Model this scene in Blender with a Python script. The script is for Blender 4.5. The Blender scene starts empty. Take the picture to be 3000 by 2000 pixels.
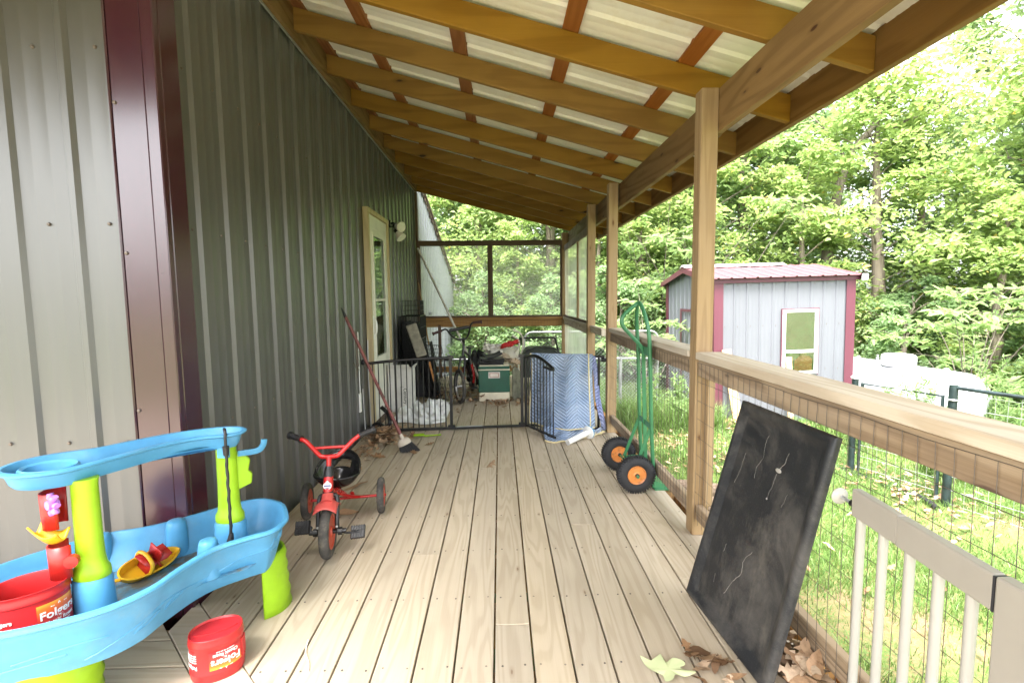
import bpy, math, random
import numpy as np
from mathutils import Vector, Matrix, Euler
R = random.Random(11)
NR = np.random.RandomState(5)
SC = bpy.context.scene
COL = SC.collection
PI = math.pi

# ------------------------------------------------------------------ mesh builder
class MB:
    def __init__(s):
        s.v = []; s.f = []; s.r = []
    def add(s, vs, fs, rnd=0.0, M=None):
        b = len(s.v)
        if M is not None: vs = [M @ Vector(p) for p in vs]
        s.v.extend([tuple(p) for p in vs]); s.r.extend([rnd] * len(vs))
        s.f.extend([tuple(i + b for i in f) for f in fs])
        return s
    def box(s, x0, x1, y0, y1, z0, z1, rnd=0.0, M=None):
        return s.add([(x0,y0,z0),(x1,y0,z0),(x1,y1,z0),(x0,y1,z0),(x0,y0,z1),(x1,y0,z1),(x1,y1,z1),(x0,y1,z1)],
                     [(3,2,1,0),(4,5,6,7),(0,1,5,4),(1,2,6,5),(2,3,7,6),(3,0,4,7)], rnd, M)
    def beam(s, p, q, w, h, rnd=0.0, up=(0,0,1)):
        p = Vector(p); q = Vector(q); d = (q-p); L = d.length; d.normalize()
        u = Vector(up); x = d.cross(u)
        if x.length < 1e-4: x = d.cross(Vector((1,0,0)))
        x.normalize(); u = x.cross(d)
        M = Matrix((x, d, u)).transposed().to_4x4(); M.translation = p
        return s.box(-w/2, w/2, 0, L, -h/2, h/2, rnd, M)
    def prism(s, poly, z0, z1, rnd=0.0, M=None):
        n = len(poly)
        vs = [(x,y,z0) for x,y in poly] + [(x,y,z1) for x,y in poly]
        fs = [tuple(range(n-1,-1,-1)), tuple(range(n,2*n))] + [(i,(i+1)%n,n+(i+1)%n,n+i) for i in range(n)]
        return s.add(vs, fs, rnd, M)
    def tube(s, pts, r, seg=8, closed=False, rnd=0.0, flat=None):
        P = [Vector(p) for p in pts]; n = len(P)
        rr = r if isinstance(r, (list,tuple)) else [r]*n
        b = len(s.v); up = None
        for i in range(n):
            if closed: t = P[(i+1)%n]-P[i-1]
            else: t = P[min(i+1,n-1)]-P[max(i-1,0)]
            if t.length < 1e-9: t = Vector((0,0,1))
            t.normalize()
            if up is None:
                up = Vector((0,0,1)) if abs(t.z) < .9 else Vector((1,0,0))
            x = t.cross(up)
            if x.length < 1e-5: x = t.cross(Vector((0,1,0)))
            x.normalize(); up = x.cross(t).normalized()
            for k in range(seg):
                a = 2*PI*k/seg
                f = flat or 1.0
                s.v.append(tuple(P[i] + x*math.cos(a)*rr[i] + up*math.sin(a)*rr[i]*f)); s.r.append(rnd)
        m = n if closed else n-1
        for i in range(m):
            for k in range(seg):
                a = b+i*seg+k; a2 = b+i*seg+(k+1)%seg
                c = b+((i+1)%n)*seg+k; c2 = b+((i+1)%n)*seg+(k+1)%seg
                s.f.append((a,a2,c2,c))
        if not closed:
            s.f.append(tuple(b+k for k in range(seg-1,-1,-1)))
            s.f.append(tuple(b+(n-1)*seg+k for k in range(seg)))
        return s
    def lathe(s, prof, M=None, seg=24, rnd=0.0, a0=0, a1=2*PI, sx=1.0, sy=1.0):
        full = abs((a1-a0)-2*PI) < 1e-6
        ns = seg if full else seg+1
        vs = []
        for r, z in prof:
            for k in range(ns):
                a = a0+(a1-a0)*k/seg
                vs.append((r*math.cos(a)*sx, r*math.sin(a)*sy, z))
        fs = []
        for i in range(len(prof)-1):
            for k in range(seg):
                k2 = (k+1) % ns
                fs.append((i*ns+k, i*ns+k2, (i+1)*ns+k2, (i+1)*ns+k))
        if full:
            if prof[0][0] > 1e-6: fs.append(tuple(range(ns-1,-1,-1)))
            if prof[-1][0] > 1e-6: fs.append(tuple((len(prof)-1)*ns+k for k in range(ns)))
        return s.add(vs, fs, rnd, M)
    def torus(s, R0, r0, M=None, seg=36, k=10, sz=1.0, rnd=0.0):
        prof = [(R0+r0*math.cos(2*PI*i/k), r0*sz*math.sin(2*PI*i/k)) for i in range(k+1)]
        vs = []; fs = []
        for i in range(k):
            for j in range(seg):
                a = 2*PI*j/seg; vs.append((prof[i][0]*math.cos(a), prof[i][0]*math.sin(a), prof[i][1]))
        for i in range(k):
            for j in range(seg):
                fs.append((i*seg+j, i*seg+(j+1)%seg, ((i+1)%k)*seg+(j+1)%seg, ((i+1)%k)*seg+j))
        return s.add(vs, fs, rnd, M)
    def grid(s, fn, nu, nv, rnd=0.0, closed=False):
        b = len(s.v); mu = nu if closed else nu+1
        for i in range(mu):
            for j in range(nv+1):
                s.v.append(tuple(fn(i/nu, j/nv))); s.r.append(rnd)
        for i in range(nu):
            for j in range(nv):
                i2 = (i+1) % mu
                s.f.append((b+i*(nv+1)+j, b+i2*(nv+1)+j, b+i2*(nv+1)+j+1, b+i*(nv+1)+j+1))
        return s
    def build(s, name, mat, parent=None, smooth=None, bevel=None, solid=None, sub=None, seg=1):
        off = Vector((0,0,0)); p = parent
        while p is not None: off += p.location; p = p.parent
        me = bpy.data.meshes.new(name)
        me.from_pydata([tuple(Vector(v)-off) for v in s.v], [], s.f)
        at = me.attributes.new('rnd', 'FLOAT', 'POINT'); at.data.foreach_set('value', s.r)
        me.materials.append(mat)
        o = bpy.data.objects.new(name, me); COL.objects.link(o)
        if parent is not None: o.parent = parent
        if smooth is not None:
            me.polygons.foreach_set('use_smooth', [True]*len(me.polygons))
            me.update()
            if smooth < 180: me.set_sharp_from_angle(angle=math.radians(smooth))
        if solid:
            m = o.modifiers.new('s','SOLIDIFY'); m.thickness = solid; m.offset = 0
        if bevel:
            m = o.modifiers.new('b','BEVEL'); m.width = bevel; m.segments = seg; m.limit_method = 'ANGLE'; m.angle_limit = math.radians(40)
        if sub:
            m = o.modifiers.new('u','SUBSURF'); m.levels = sub; m.render_levels = sub
        return o

def tag(o, label=None, cat=None, group=None, kind=None):
    if label: o['label'] = label
    if cat: o['category'] = cat
    if group: o['group'] = group
    if kind: o['kind'] = kind
    return o
def empty(name, loc, label, cat, group=None):
    o = bpy.data.objects.new(name, None); COL.objects.link(o); o.location = loc
    o.empty_display_size = .1
    return tag(o, label, cat, group)
def copy_tree(o, parent=None):
    c = o.copy(); COL.objects.link(c)
    if parent is not None: c.parent = parent
    for ch in list(o.children): copy_tree(ch, c)
    return c
def smooth_path(pts, n=6, closed=False):
    P = [Vector(p) for p in pts]; m = len(P); out = []
    rng = m if closed else m-1
    for i in range(rng):
        p0 = P[(i-1)%m] if (closed or i>0) else P[0]; p1 = P[i]; p2 = P[(i+1)%m]
        p3 = P[(i+2)%m] if (closed or i+2<m) else P[-1]
        for k in range(n):
            t = k/n
            out.append(0.5*((2*p1)+(-p0+p2)*t+(2*p0-5*p1+4*p2-p3)*t*t+(-p0+3*p1-3*p2+p3)*t**3))
    if not closed: out.append(P[-1])
    return out
def rotM(loc, ex=0, ey=0, ez=0):
    M = Euler((ex,ey,ez)).to_matrix().to_4x4(); M.translation = Vector(loc); return M
def axisM(loc, z, x=None):
    z = Vector(z).normalized(); xx = Vector(x) if x else (Vector((0,0,1)) if abs(z.z)<.9 else Vector((1,0,0)))
    y = z.cross(xx).normalized(); xx = y.cross(z)
    M = Matrix((xx,y,z)).transposed().to_4x4(); M.translation = Vector(loc); return M

# ------------------------------------------------------------------ materials
class NT:
    def __init__(s, name):
        s.m = bpy.data.materials.new(name); s.m.use_nodes = True
        s.t = s.m.node_tree; s.t.nodes.clear()
        s.out = s.n('ShaderNodeOutputMaterial')
    def n(s, typ, **kw):
        nd = s.t.nodes.new(typ)
        for k, v in kw.items(): setattr(nd, k, v)
        return nd
    def l(s, a, b): s.t.links.new(a, b)
    def math(s, op, a, b=None, c=None, clamp=False):
        nd = s.n('ShaderNodeMath', operation=op, use_clamp=clamp)
        for i, v in enumerate((a,b,c)):
            if v is None: continue
            if isinstance(v,(int,float)): nd.inputs[i].default_value = v
            else: s.l(v, nd.inputs[i])
        return nd.outputs[0]
    def mix(s, f, a, b, blend='MIX'):
        nd = s.n('ShaderNodeMix', data_type='RGBA', blend_type=blend)
        for i, v in ((0,f),(6,a),(7,b)):
            if isinstance(v,(int,float)): nd.inputs[i].default_value = v
            elif isinstance(v,tuple): nd.inputs[i].default_value = (*v,1) if len(v)==3 else v
            else: s.l(v, nd.inputs[i])
        return nd.outputs[2]
    def ramp(s, f, stops):
        nd = s.n('ShaderNodeValToRGB'); e = nd.color_ramp.elements
        while len(e) < len(stops): e.new(.5)
        for i,(p,c) in enumerate(stops):
            e[i].position = p; e[i].color = (c,c,c,1) if isinstance(c,(int,float)) else (*c,1)
        s.l(f, nd.inputs[0]); return nd.outputs[0]
    def coord(s): return s.n('ShaderNodeTexCoord').outputs['Object']
    def map(s, v, scale, loc=(0,0,0)):
        nd = s.n('ShaderNodeMapping'); s.l(v, nd.inputs[0]); nd.inputs['Scale'].default_value = scale; nd.inputs['Location'].default_value = loc
        return nd.outputs[0]
    def noise(s, v, scale, detail=3, rough=.55, dist=0):
        nd = s.n('ShaderNodeTexNoise'); s.l(v, nd.inputs['Vector'])
        nd.inputs['Scale'].default_value = scale; nd.inputs['Detail'].default_value = detail; nd.inputs['Roughness'].default_value = rough
        nd.inputs['Distortion'].default_value = dist
        return nd.outputs[0]
    def attr(s): 
        nd = s.n('ShaderNodeAttribute'); nd.attribute_name = 'rnd'; return nd.outputs['Fac']
    def bump(s, h, strength=.3, dist=.002):
        nd = s.n('ShaderNodeBump'); s.l(h, nd.inputs['Height']); nd.inputs['Strength'].default_value = strength; nd.inputs['Distance'].default_value = dist
        return nd.outputs[0]
    def bsdf(s, col, rough=.6, metal=0, nrm=None, spec=None, **kw):
        nd = s.n('ShaderNodeBsdfPrincipled')
        for k, v in (('Base Color',col),('Roughness',rough),('Metallic',metal)):
            if isinstance(v,(int,float)): nd.inputs[k].default_value = v
            elif isinstance(v,tuple): nd.inputs[k].default_value = (*v,1)
            else: s.l(v, nd.inputs[k])
        if spec is not None: nd.inputs['Specular IOR Level'].default_value = spec
        for k, v in kw.items(): nd.inputs[k.replace('_',' ')].default_value = v
        if nrm is not None: s.l(nrm, nd.inputs['Normal'])
        s.l(nd.outputs[0], s.out.inputs[0])
        return nd

def wood(name, axis, light, dark, ring=16, knots=0.0, rough=.7, weather=0.0, kcol=(.05,.025,.01), var=.35, stain=None, wide=1.0):
    t = NT(name); c = t.coord(); a = t.attr()
    off = t.n('ShaderNodeCombineXYZ')
    for i in range(3): t.l(t.math('MULTIPLY', a, 13.7+i*7.1), off.inputs[i])
    vv = t.n('ShaderNodeVectorMath', operation='ADD'); t.l(c, vv.inputs[0]); t.l(off.outputs[0], vv.inputs[1])
    v = vv.outputs[0]
    def st(long_, cross):
        s3 = [cross]*3; s3['XYZ'.index(axis)] = long_; return t.map(v, tuple(s3))
    base = t.noise(st(.55, 7.0/wide), 1.0, 2, .5, .3)
    rings = t.math('SINE', t.math('MULTIPLY', base, ring*2*PI))
    rings = t.ramp(t.math('MULTIPLY_ADD', rings, .5, .5), [(0,0.0),(.55,.25),(.9,1.0)])
    fine = t.noise(st(3.0, 260), 1.0, 3, .7)
    fib = t.ramp(fine, [(.3,0),(.75,1)])
    f = t.math('ADD', t.math('MULTIPLY', rings, .55), t.math('MULTIPLY', fib, .35), clamp=True)
    col = t.mix(f, light, dark)
    blot = t.noise(t.map(v, (2.2,2.2,2.2)), 1.0, 4, .6)
    col = t.mix(t.ramp(blot, [(.35,0),(.75,.45)]), col, tuple(x*.72 for x in (light[0],light[1]*.98,light[2]*.95)))
    if knots > 0:
        vo = t.n('ShaderNodeTexVoronoi', feature='F1'); t.l(st(1.5, 4.5), vo.inputs['Vector']); vo.inputs['Scale'].default_value = 2.3
        vo.inputs['Randomness'].default_value = 1.0
        k = t.ramp(vo.outputs['Distance'], [(0,1.0),(.085*knots,1.0),(.115*knots,.30),(.22*knots,0)])
        sel = t.math('GREATER_THAN', t.n('ShaderNodeSeparateColor').outputs[0], .5)
        sc = t.n('ShaderNodeSeparateColor'); t.l(vo.outputs['Color'], sc.inputs[0])
        k = t.math('MULTIPLY', k, t.math('GREATER_THAN', sc.outputs[0], .55))
        col = t.mix(k, col, kcol)
    if weather > 0:
        g = t.noise(st(1.2, 9), 1.0, 4, .65)
        col = t.mix(t.math('MULTIPLY', t.ramp(g, [(.35,0),(.7,1)]), weather), col, (.34,.30,.26))
    if stain:
        g = t.noise(t.map(v,(3,3,3)), 1.0, 5, .6)
        col = t.mix(t.ramp(g, [(.55,0),(.72,stain[1])]), col, stain[0])
    # board to board difference
    br = t.math('MULTIPLY_ADD', t.math('FRACT', t.math('MULTIPLY', a, 7.31)), var, 1-var/2)
    hs = t.n('ShaderNodeHueSaturation'); t.l(col, hs.inputs['Color']); t.l(br, hs.inputs['Value'])
    t.l(t.math('MULTIPLY_ADD', t.math('FRACT', t.math('MULTIPLY', a, 3.7)), .12, .94), hs.inputs['Saturation'])
    t.bsdf(hs.outputs[0], t.math('MULTIPLY_ADD', f, .15, rough-.07), 0, t.bump(t.math('SUBTRACT', 1.0, f), .25, .0015), spec=.3)
    return t.m

def plain(name, col, rough=.5, metal=0, vary=.12, scale=6, bump=0.0, bscale=80, dirt=None, spec=None, rvar=.1, **kw):
    t = NT(name); c = t.coord()
    n1 = t.noise(c, scale, 5, .6)
    dk = tuple(x*(1-vary*2) for x in col); lt = tuple(min(1,x*(1+vary)) for x in col)
    cc = t.mix(t.ramp(n1,[(.3,0),(.7,1)]), dk, lt)
    if dirt:
        n2 = t.noise(c, dirt[2], 6, .7)
        cc = t.mix(t.ramp(n2,[(dirt[3],0),(dirt[3]+.18,dirt[1])]), cc, dirt[0])
    nr = None
    if bump > 0: nr = t.bump(t.noise(c, bscale, 3, .6), bump, .002)
    rg = t.math('MULTIPLY_ADD', n1, rvar, rough-rvar/2)
    t.bsdf(cc, rg, metal, nr, spec, **kw)
    return t.m
# ------------------------------------------------------------------ camera
cam_d = bpy.data.cameras.new('camera'); cam = bpy.data.objects.new('camera', cam_d); COL.objects.link(cam)
cam_d.sensor_width = 36; cam_d.lens = 17.28; cam_d.clip_start = .05; cam_d.clip_end = 500
CX_ = (0.99961980, -0.01254802, 0.02455187); CY_ = (-0.02558200, -0.08988270, 0.99562375); CZ_ = (-0.01028632, -0.99587331, -0.09016953)
mw = Matrix(((CX_[0], -CX_[1], -CX_[2], 0), (CY_[0], -CY_[1], -CY_[2], 0), (CZ_[0], -CZ_[1], -CZ_[2], 1.31), (0,0,0,1)))
cam.matrix_world = mw
SC.camera = cam

# ------------------------------------------------------------------ light
SUN_EL, SUN_AZ = 64, 205      # azimuth: compass degrees clockwise from +Y
w = bpy.data.worlds.new('World'); SC.world = w; w.use_nodes = True
wn = w.node_tree; wn.nodes.clear()
wo = wn.nodes.new('ShaderNodeOutputWorld'); wb = wn.nodes.new('ShaderNodeBackground'); sk = wn.nodes.new('ShaderNodeTexSky')
sk.sky_type = 'NISHITA'; sk.sun_disc = False; sk.sun_elevation = math.radians(SUN_EL); sk.sun_rotation = math.radians(SUN_AZ)
sk.air_density = 1.0; sk.dust_density = 4.0; sk.ozone_density = 1.0
hs = wn.nodes.new('ShaderNodeHueSaturation'); hs.inputs['Saturation'].default_value = .22; hs.inputs['Value'].default_value = 1.0
wn.links.new(sk.outputs[0], hs.inputs['Color']); wn.links.new(hs.outputs[0], wb.inputs[0]); wb.inputs[1].default_value = .15
wn.links.new(wb.outputs[0], wo.inputs[0])
sd = bpy.data.lights.new('sun','SUN'); sd.energy = 1.5; sd.angle = math.radians(22); sd.color = (1,.96,.9)
so = bpy.data.objects.new('sun', sd); COL.objects.link(so); so.location = (0,0,20)
el, az = math.radians(SUN_EL), math.radians(SUN_AZ)
so.rotation_euler = Vector((math.sin(az)*math.cos(el), math.cos(az)*math.cos(el), math.sin(el))).to_track_quat('Z','Y').to_euler()
SC.view_settings.view_transform = 'Standard'; SC.view_settings.look = 'None'
SC.view_settings.exposure = 3.12; SC.view_settings.gamma = 1
SC.render.engine = 'CYCLES'
SC.cycles.max_bounces = 12; SC.cycles.diffuse_bounces = 6; SC.cycles.transparent_max_bounces = 24

# ------------------------------------------------------------------ materials
DECK = wood('deck_wood','Y',(.50,.425,.32),(.385,.315,.22), ring=12, knots=.6, rough=.7, weather=.12, kcol=(.22,.15,.09), var=.16, wide=1.0)
DECKX = wood('deck_wood_x','X',(.50,.425,.32),(.385,.315,.22), ring=12, knots=.6, rough=.7, weather=.12, kcol=(.22,.15,.09), var=.16)
RAFT = wood('rafter_wood','X',(.275,.145,.022),(.185,.088,.010), ring=5, knots=1.25, rough=.6, kcol=(.03,.012,.004), var=.16, wide=1.5)
BEAMW = wood('beam_wood','Y',(.225,.130,.042),(.13,.070,.020), ring=8, knots=.8, rough=.65, kcol=(.05,.018,.006), var=.2, wide=1.3)
PURL = wood('purlin_wood','Y',(.30,.115,.030),(.20,.068,.016), ring=6, knots=.4, rough=.65, var=.3, kcol=(.06,.02,.01))
POSTW = wood('post_wood','Z',(.35,.24,.125),(.25,.16,.075), ring=8, knots=.8, rough=.7, weather=.12, kcol=(.13,.06,.02), var=.12, wide=.8)
RAILW = wood('rail_wood','Y',(.58,.51,.41),(.40,.315,.22), ring=9, knots=1.0, rough=.75, weather=.35, kcol=(.15,.08,.04), var=.1, wide=1.6)
BOARDW = wood('weathered_board_wood','Y',(.36,.27,.175),(.13,.08,.045), ring=9, knots=1.3, rough=.8, weather=.25, kcol=(.06,.03,.015), var=.2, wide=1.4)
RAILX = wood('rail_wood_x','X',(.42,.24,.09),(.26,.13,.04), ring=7, knots=1.1, rough=.7, kcol=(.08,.03,.01), var=.2)
DARKW = wood('dark_weathered_wood','X',(.15,.105,.075),(.07,.045,.03), ring=6, rough=.8, var=.2)
DARKZ = wood('dark_stud_wood','Z',(.15,.105,.075),(.07,.045,.03), ring=6, rough=.8, var=.2)
RIMW = wood('rim_wood','Y',(.55,.25,.07),(.36,.14,.035), ring=6, rough=.7, var=.1)

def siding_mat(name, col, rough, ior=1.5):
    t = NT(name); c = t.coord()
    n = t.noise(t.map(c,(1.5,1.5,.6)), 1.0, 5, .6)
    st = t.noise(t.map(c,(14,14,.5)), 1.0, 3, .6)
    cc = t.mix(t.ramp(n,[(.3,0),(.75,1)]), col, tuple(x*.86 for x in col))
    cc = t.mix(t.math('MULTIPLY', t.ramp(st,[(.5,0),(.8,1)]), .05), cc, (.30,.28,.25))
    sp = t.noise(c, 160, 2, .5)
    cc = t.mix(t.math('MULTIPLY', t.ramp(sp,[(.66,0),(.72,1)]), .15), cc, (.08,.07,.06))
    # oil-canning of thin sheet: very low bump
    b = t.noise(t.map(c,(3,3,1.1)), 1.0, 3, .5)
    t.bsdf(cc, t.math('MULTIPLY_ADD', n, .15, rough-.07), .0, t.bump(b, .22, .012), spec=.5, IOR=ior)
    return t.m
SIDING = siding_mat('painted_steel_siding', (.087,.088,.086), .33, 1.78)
SIDING_LIT = siding_mat('daylit_steel_siding', (.40,.41,.43), .45)  # same siding as the house, paler to paint in the daylight beyond the porch
SHEDM = siding_mat('shed_steel_siding', (.145,.152,.170), .45)
MAROON = siding_mat('maroon_steel_trim', (.045,.010,.021), .20, 1.8)
SHEDMAR = siding_mat('shed_maroon_trim', (.11,.028,.045), .45)
SHEDROOF = siding_mat('shed_maroon_roof', (.15,.06,.07), .7)
PANEL = plain('white_roof_underside', (.78,.77,.70), .45, vary=.05, dirt=((.50,.43,.27), .55, 3.0, .52))
SCREW = plain('screw_head', (.16,.13,.11), .4, .4)
GALV = plain('galvanised_steel', (.45,.46,.46), .4, .6)
WIRE = plain('dark_wire', (.09,.075,.062), .55, .3)
BLACKM = plain('black_painted_metal', (.012,.012,.013), .35, vary=.3)
BLACKP = plain('black_plastic', (.016,.016,.018), .42, vary=.3, bump=.1)
WHITEP = plain('white_paint', (.74,.73,.66), .45, vary=.05)
WHITEV = plain('white_vinyl', (.82,.82,.80), .4, vary=.03)

def glass_mat(name, tint=(.03,.035,.03), rough=.03, base=.12):
    t = NT(name); c = t.coord()
    g = t.n('ShaderNodeBsdfGlossy'); g.inputs['Roughness'].default_value = rough; g.inputs['Color'].default_value = (.9,.95,.92,1)
    tr = t.n('ShaderNodeBsdfTransparent'); tr.inputs[0].default_value = (.75,.8,.76,1)
    fr = t.n('ShaderNodeFresnel'); fr.inputs[0].default_value = 1.5
    t.l(t.bump(t.noise(c, 4, 3, .5), .12, .01), g.inputs['Normal'])
    mx = t.n('ShaderNodeMixShader'); t.l(t.math('MULTIPLY_ADD', fr.outputs[0], .5, base), mx.inputs[0]); t.l(tr.outputs[0], mx.inputs[1]); t.l(g.outputs[0], mx.inputs[2])
    t.l(mx.outputs[0], t.out.inputs[0]); return t.m
GLASS = glass_mat('window_glass')
def film_mat(name, haze):
    t = NT(name); c = t.coord()
    n = t.noise(t.map(c,(2,2,1)), 2.0, 4, .6)
    wr = t.noise(t.map(c,(1.2,1.2,5)), 2.2, 4, .6, 1.5)
    g = t.n('ShaderNodeBsdfGlossy'); g.inputs['Roughness'].default_value = .12; g.inputs['Color'].default_value = (.9,.9,.88,1)
    t.l(t.bump(wr, .8, .03), g.inputs['Normal'])
    d = t.n('ShaderNodeBsdfTranslucent'); d.inputs[0].default_value = (.75,.76,.68,1)
    d2 = t.n('ShaderNodeBsdfDiffuse'); d2.inputs[0].default_value = (.7,.7,.62,1)
    tr = t.n('ShaderNodeBsdfTransparent'); tr.inputs[0].default_value = (.93,.95,.92,1)
    m0 = t.n('ShaderNodeMixShader'); m0.inputs[0].default_value = .5; t.l(d.outputs[0], m0.inputs[1]); t.l(d2.outputs[0], m0.inputs[2])
    m1 = t.n('ShaderNodeMixShader'); t.l(t.math('MULTIPLY_ADD', n, haze, haze*.35), m1.inputs[0]); t.l(tr.outputs[0], m1.inputs[1]); t.l(m0.outputs[0], m1.inputs[2])
    m2 = t.n('ShaderNodeMixShader'); m2.inputs[0].default_value = .07; t.l(m1.outputs[0], m2.inputs[1]); t.l(g.outputs[0], m2.inputs[2])
    t.l(m2.outputs[0], t.out.inputs[0]); return t.m
FILM = film_mat('clear_plastic_sheet', .30)
FILM2 = film_mat('cloudy_plastic_sheet', .75)

# ------------------------------------------------------------------ yard ground
GZ = -1.0
def gz(x, y):
    d = max(0, x-1.5)
    return GZ + .05*math.sin(x*.9+1)*math.sin(y*.7) - .03*max(0,min(x-5,4)) + .02*math.sin(x*2.3+y*1.9)
t = NT('yard_soil'); c = t.coord()
n1 = t.noise(c, .8, 5, .6); n2 = t.noise(c, 14, 5, .7); n3 = t.noise(c, 70, 3, .6)
grass_c = t.mix(n2, (.07,.12,.022), (.12,.18,.04)); dirt_c = t.mix(n2, (.15,.10,.055), (.25,.18,.10))
cc = t.mix(t.ramp(t.math('ADD', t.math('MULTIPLY',n1,.7), t.math('MULTIPLY',n2,.3)), [(.50,0),(.62,1)]), grass_c, dirt_c)
cc = t.mix(t.ramp(n3,[(.55,0),(.62,.7)]), cc, (.26,.13,.055))
t.bsdf(cc, .9, 0, t.bump(n2,.8,.03)); SOIL = t.m
mb = MB()
xs = [-90,-50,-30,-18,-10]+[-6+i*.8 for i in range(30)]+[20,26,35,55,90]
ys = [-90,-50,-25,-12]+[-6+i*.8 for i in range(38)]+[28,36,55,100]
for i,x in enumerate(xs):
    for j,y in enumerate(ys): mb.v.append((x,y,gz(x,y))); mb.r.append(0)
for i in range(len(xs)-1):
    for j in range(len(ys)-1):
        a = i*len(ys)+j; mb.f.append((a,a+len(ys),a+len(ys)+1,a+1))
tag(mb.build('ground', SOIL, smooth=180), 'grassy back yard ground with bare leafy patches', None, kind='structure')

# ------------------------------------------------------------------ deck
mb = MB(); PW = .1424; GAP = .0076
X0 = -1.328; DIAG = .745; DIAG2 = .54
edges = [-0.035 + PW*k for k in range(-9, 9)]
for k in range(len(edges)-1):
    a, b = edges[k]+GAP/2, edges[k+1]-GAP/2
    if k == 0: a = max(a, -1.33)
    if a > 1.2: continue
    ya, yb = DIAG - a, DIAG - b
    # split into boards with butt joints
    cuts = []
    y = max(ya, yb) + .3 + R.random()*3.2
    if k == 12: y = 2.72
    if k == 7: y = 4.02
    while y < 7.8:
        if R.random() < .45: cuts.append(y)
        y += 4.88*(.9+.1*R.random())
    st = None
    for yc in cuts + [8.18]:
        r = R.random(); z = R.uniform(-.0012,.0012); g = .0016
        if st is None: poly = [(a,ya),(b,yb),(b,yc-g),(a,yc-g)]
        else: poly = [(a,st+g),(b,st+g),(b,yc-g),(a,yc-g)]
        mb.prism(poly, -.036+z, z, r); st = yc
tag(mb.build('deck', DECK, bevel=.0022), 'weathered pale wooden deck of long narrow boards', None, kind='structure')
mb = MB()
y1 = 2.045; k = 0
yy = 1.9715
tops = [2.05] + [yy - PW*i for i in range(0, 27)]
for i in range(len(tops)-1):
    yt, yb_ = tops[i]-GAP/2, tops[i+1]+GAP/2
    xr_t, xr_b = DIAG2 - yt, DIAG2 - yb_
    mb.prism([(-5.2,yb_),(xr_b,yb_),(xr_t,yt),(-5.2,yt)], -.036, R.uniform(-.001,.001), R.random())
tag(mb.build('deck', DECKX, bevel=.0022), 'pale deck boards running across on the near left side', None, kind='structure')
mb = MB(); s2 = GAP/2*1.414
mb.prism([(-1.335,DIAG2+1.335+s2),(-1.335,DIAG+1.335-s2),(2.3,DIAG-2.3-s2),(2.3,DIAG2-2.3+s2)], -.036, .0006, .37)
MIT = wood('deck_wood_mitre','X',(.50,.425,.32),(.385,.315,.22), ring=9, knots=.8, weather=.3, kcol=(.16,.10,.06))
tag(mb.build('deck', MIT, bevel=.0022), 'diagonal mitre board of the deck at the house corner', None, kind='structure')
SCRD = plain('deck_screw', (.12,.10,.085), .5, .3)
mb = MB()
for y in [i*.406+.019 for i in range(1, 20)]:
    for k in range(len(edges)-1):
        for s in (.028, PW-.028):
            x = edges[k]+s
            if x > 1.15 or y < DIAG-x+.03: continue
            mb.lathe([(.0042,.0001),(.0036,.0016),(.001,.0010)], Matrix.Translation((x+R.uniform(-.004,.004), y+R.uniform(-.006,.006), 0)), 6)
tag(mb.build('deck_fixings', SCRD), 'rows of screw heads in the deck boards', None, kind='structure')
mb = MB()
for y in [i*.406 for i in range(-4, 20)]: mb.box(-1.3,1.19,y,y+.038,-.226,-.038, R.random())
mb.box(-5,-1.35,-1.3,-1.26,-.226,-.038); mb.box(-5,-1.35,1.9,1.94,-.226,-.038)
o = mb.build('deck_joists', RAILX); tag(o, 'joists under the deck', None, kind='structure')

# ------------------------------------------------------------------ house
house = empty('house', (-3.5,8,GZ), 'grey steel sided house with maroon corner trim along the porch', 'house')
def rake(y): return 3.24-.25*(y-8.5)
def siding(u0, u1, place, ztop, zbot, pitch=.2286, phase=0, h=.019, inward=False):
    """ribbed sheet; place(u, out, z) -> world point"""
    us = []
    k = math.floor((u0-phase)/pitch)-1
    while phase+k*pitch < u1+pitch:
        c = phase+k*pitch
        us += [(c-.026,0),(c-.012,h*.85),(c+.012,h*.85),(c+.026,0)]
        for q in (.35,.65):
            m = c+pitch*q; us += [(m-.012,0),(m-.004,.0016),(m+.004,.0016),(m+.012,0)]
        k += 1
    us = [(u,o_) for u,o_ in us if u0 < u < u1]
    us = [(u0,us[0][1])]+us+[(u1,us[-1][1])]
    mb = MB()
    for u,o_ in us:
        mb.v.append(place(u,o_,zbot(u) if callable(zbot) else zbot)); mb.v.append(place(u,o_,ztop(u) if callable(ztop) else ztop)); mb.r += [0,0]
    for i in range(len(us)-1): mb.f.append((2*i,2*i+2,2*i+3,2*i+1))
    return mb
WX = -1.352
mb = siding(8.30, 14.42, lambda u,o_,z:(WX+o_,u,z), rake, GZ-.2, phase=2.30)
tag(mb.build('wall', SIDING_LIT, house, smooth=35),'outer stretch of the wall beyond the porch, coloured paler for open daylight')
mb = siding(2.17, 8.30, lambda u,o_,z:(WX+o_,u,z), rake, GZ-.2, phase=2.30)
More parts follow.
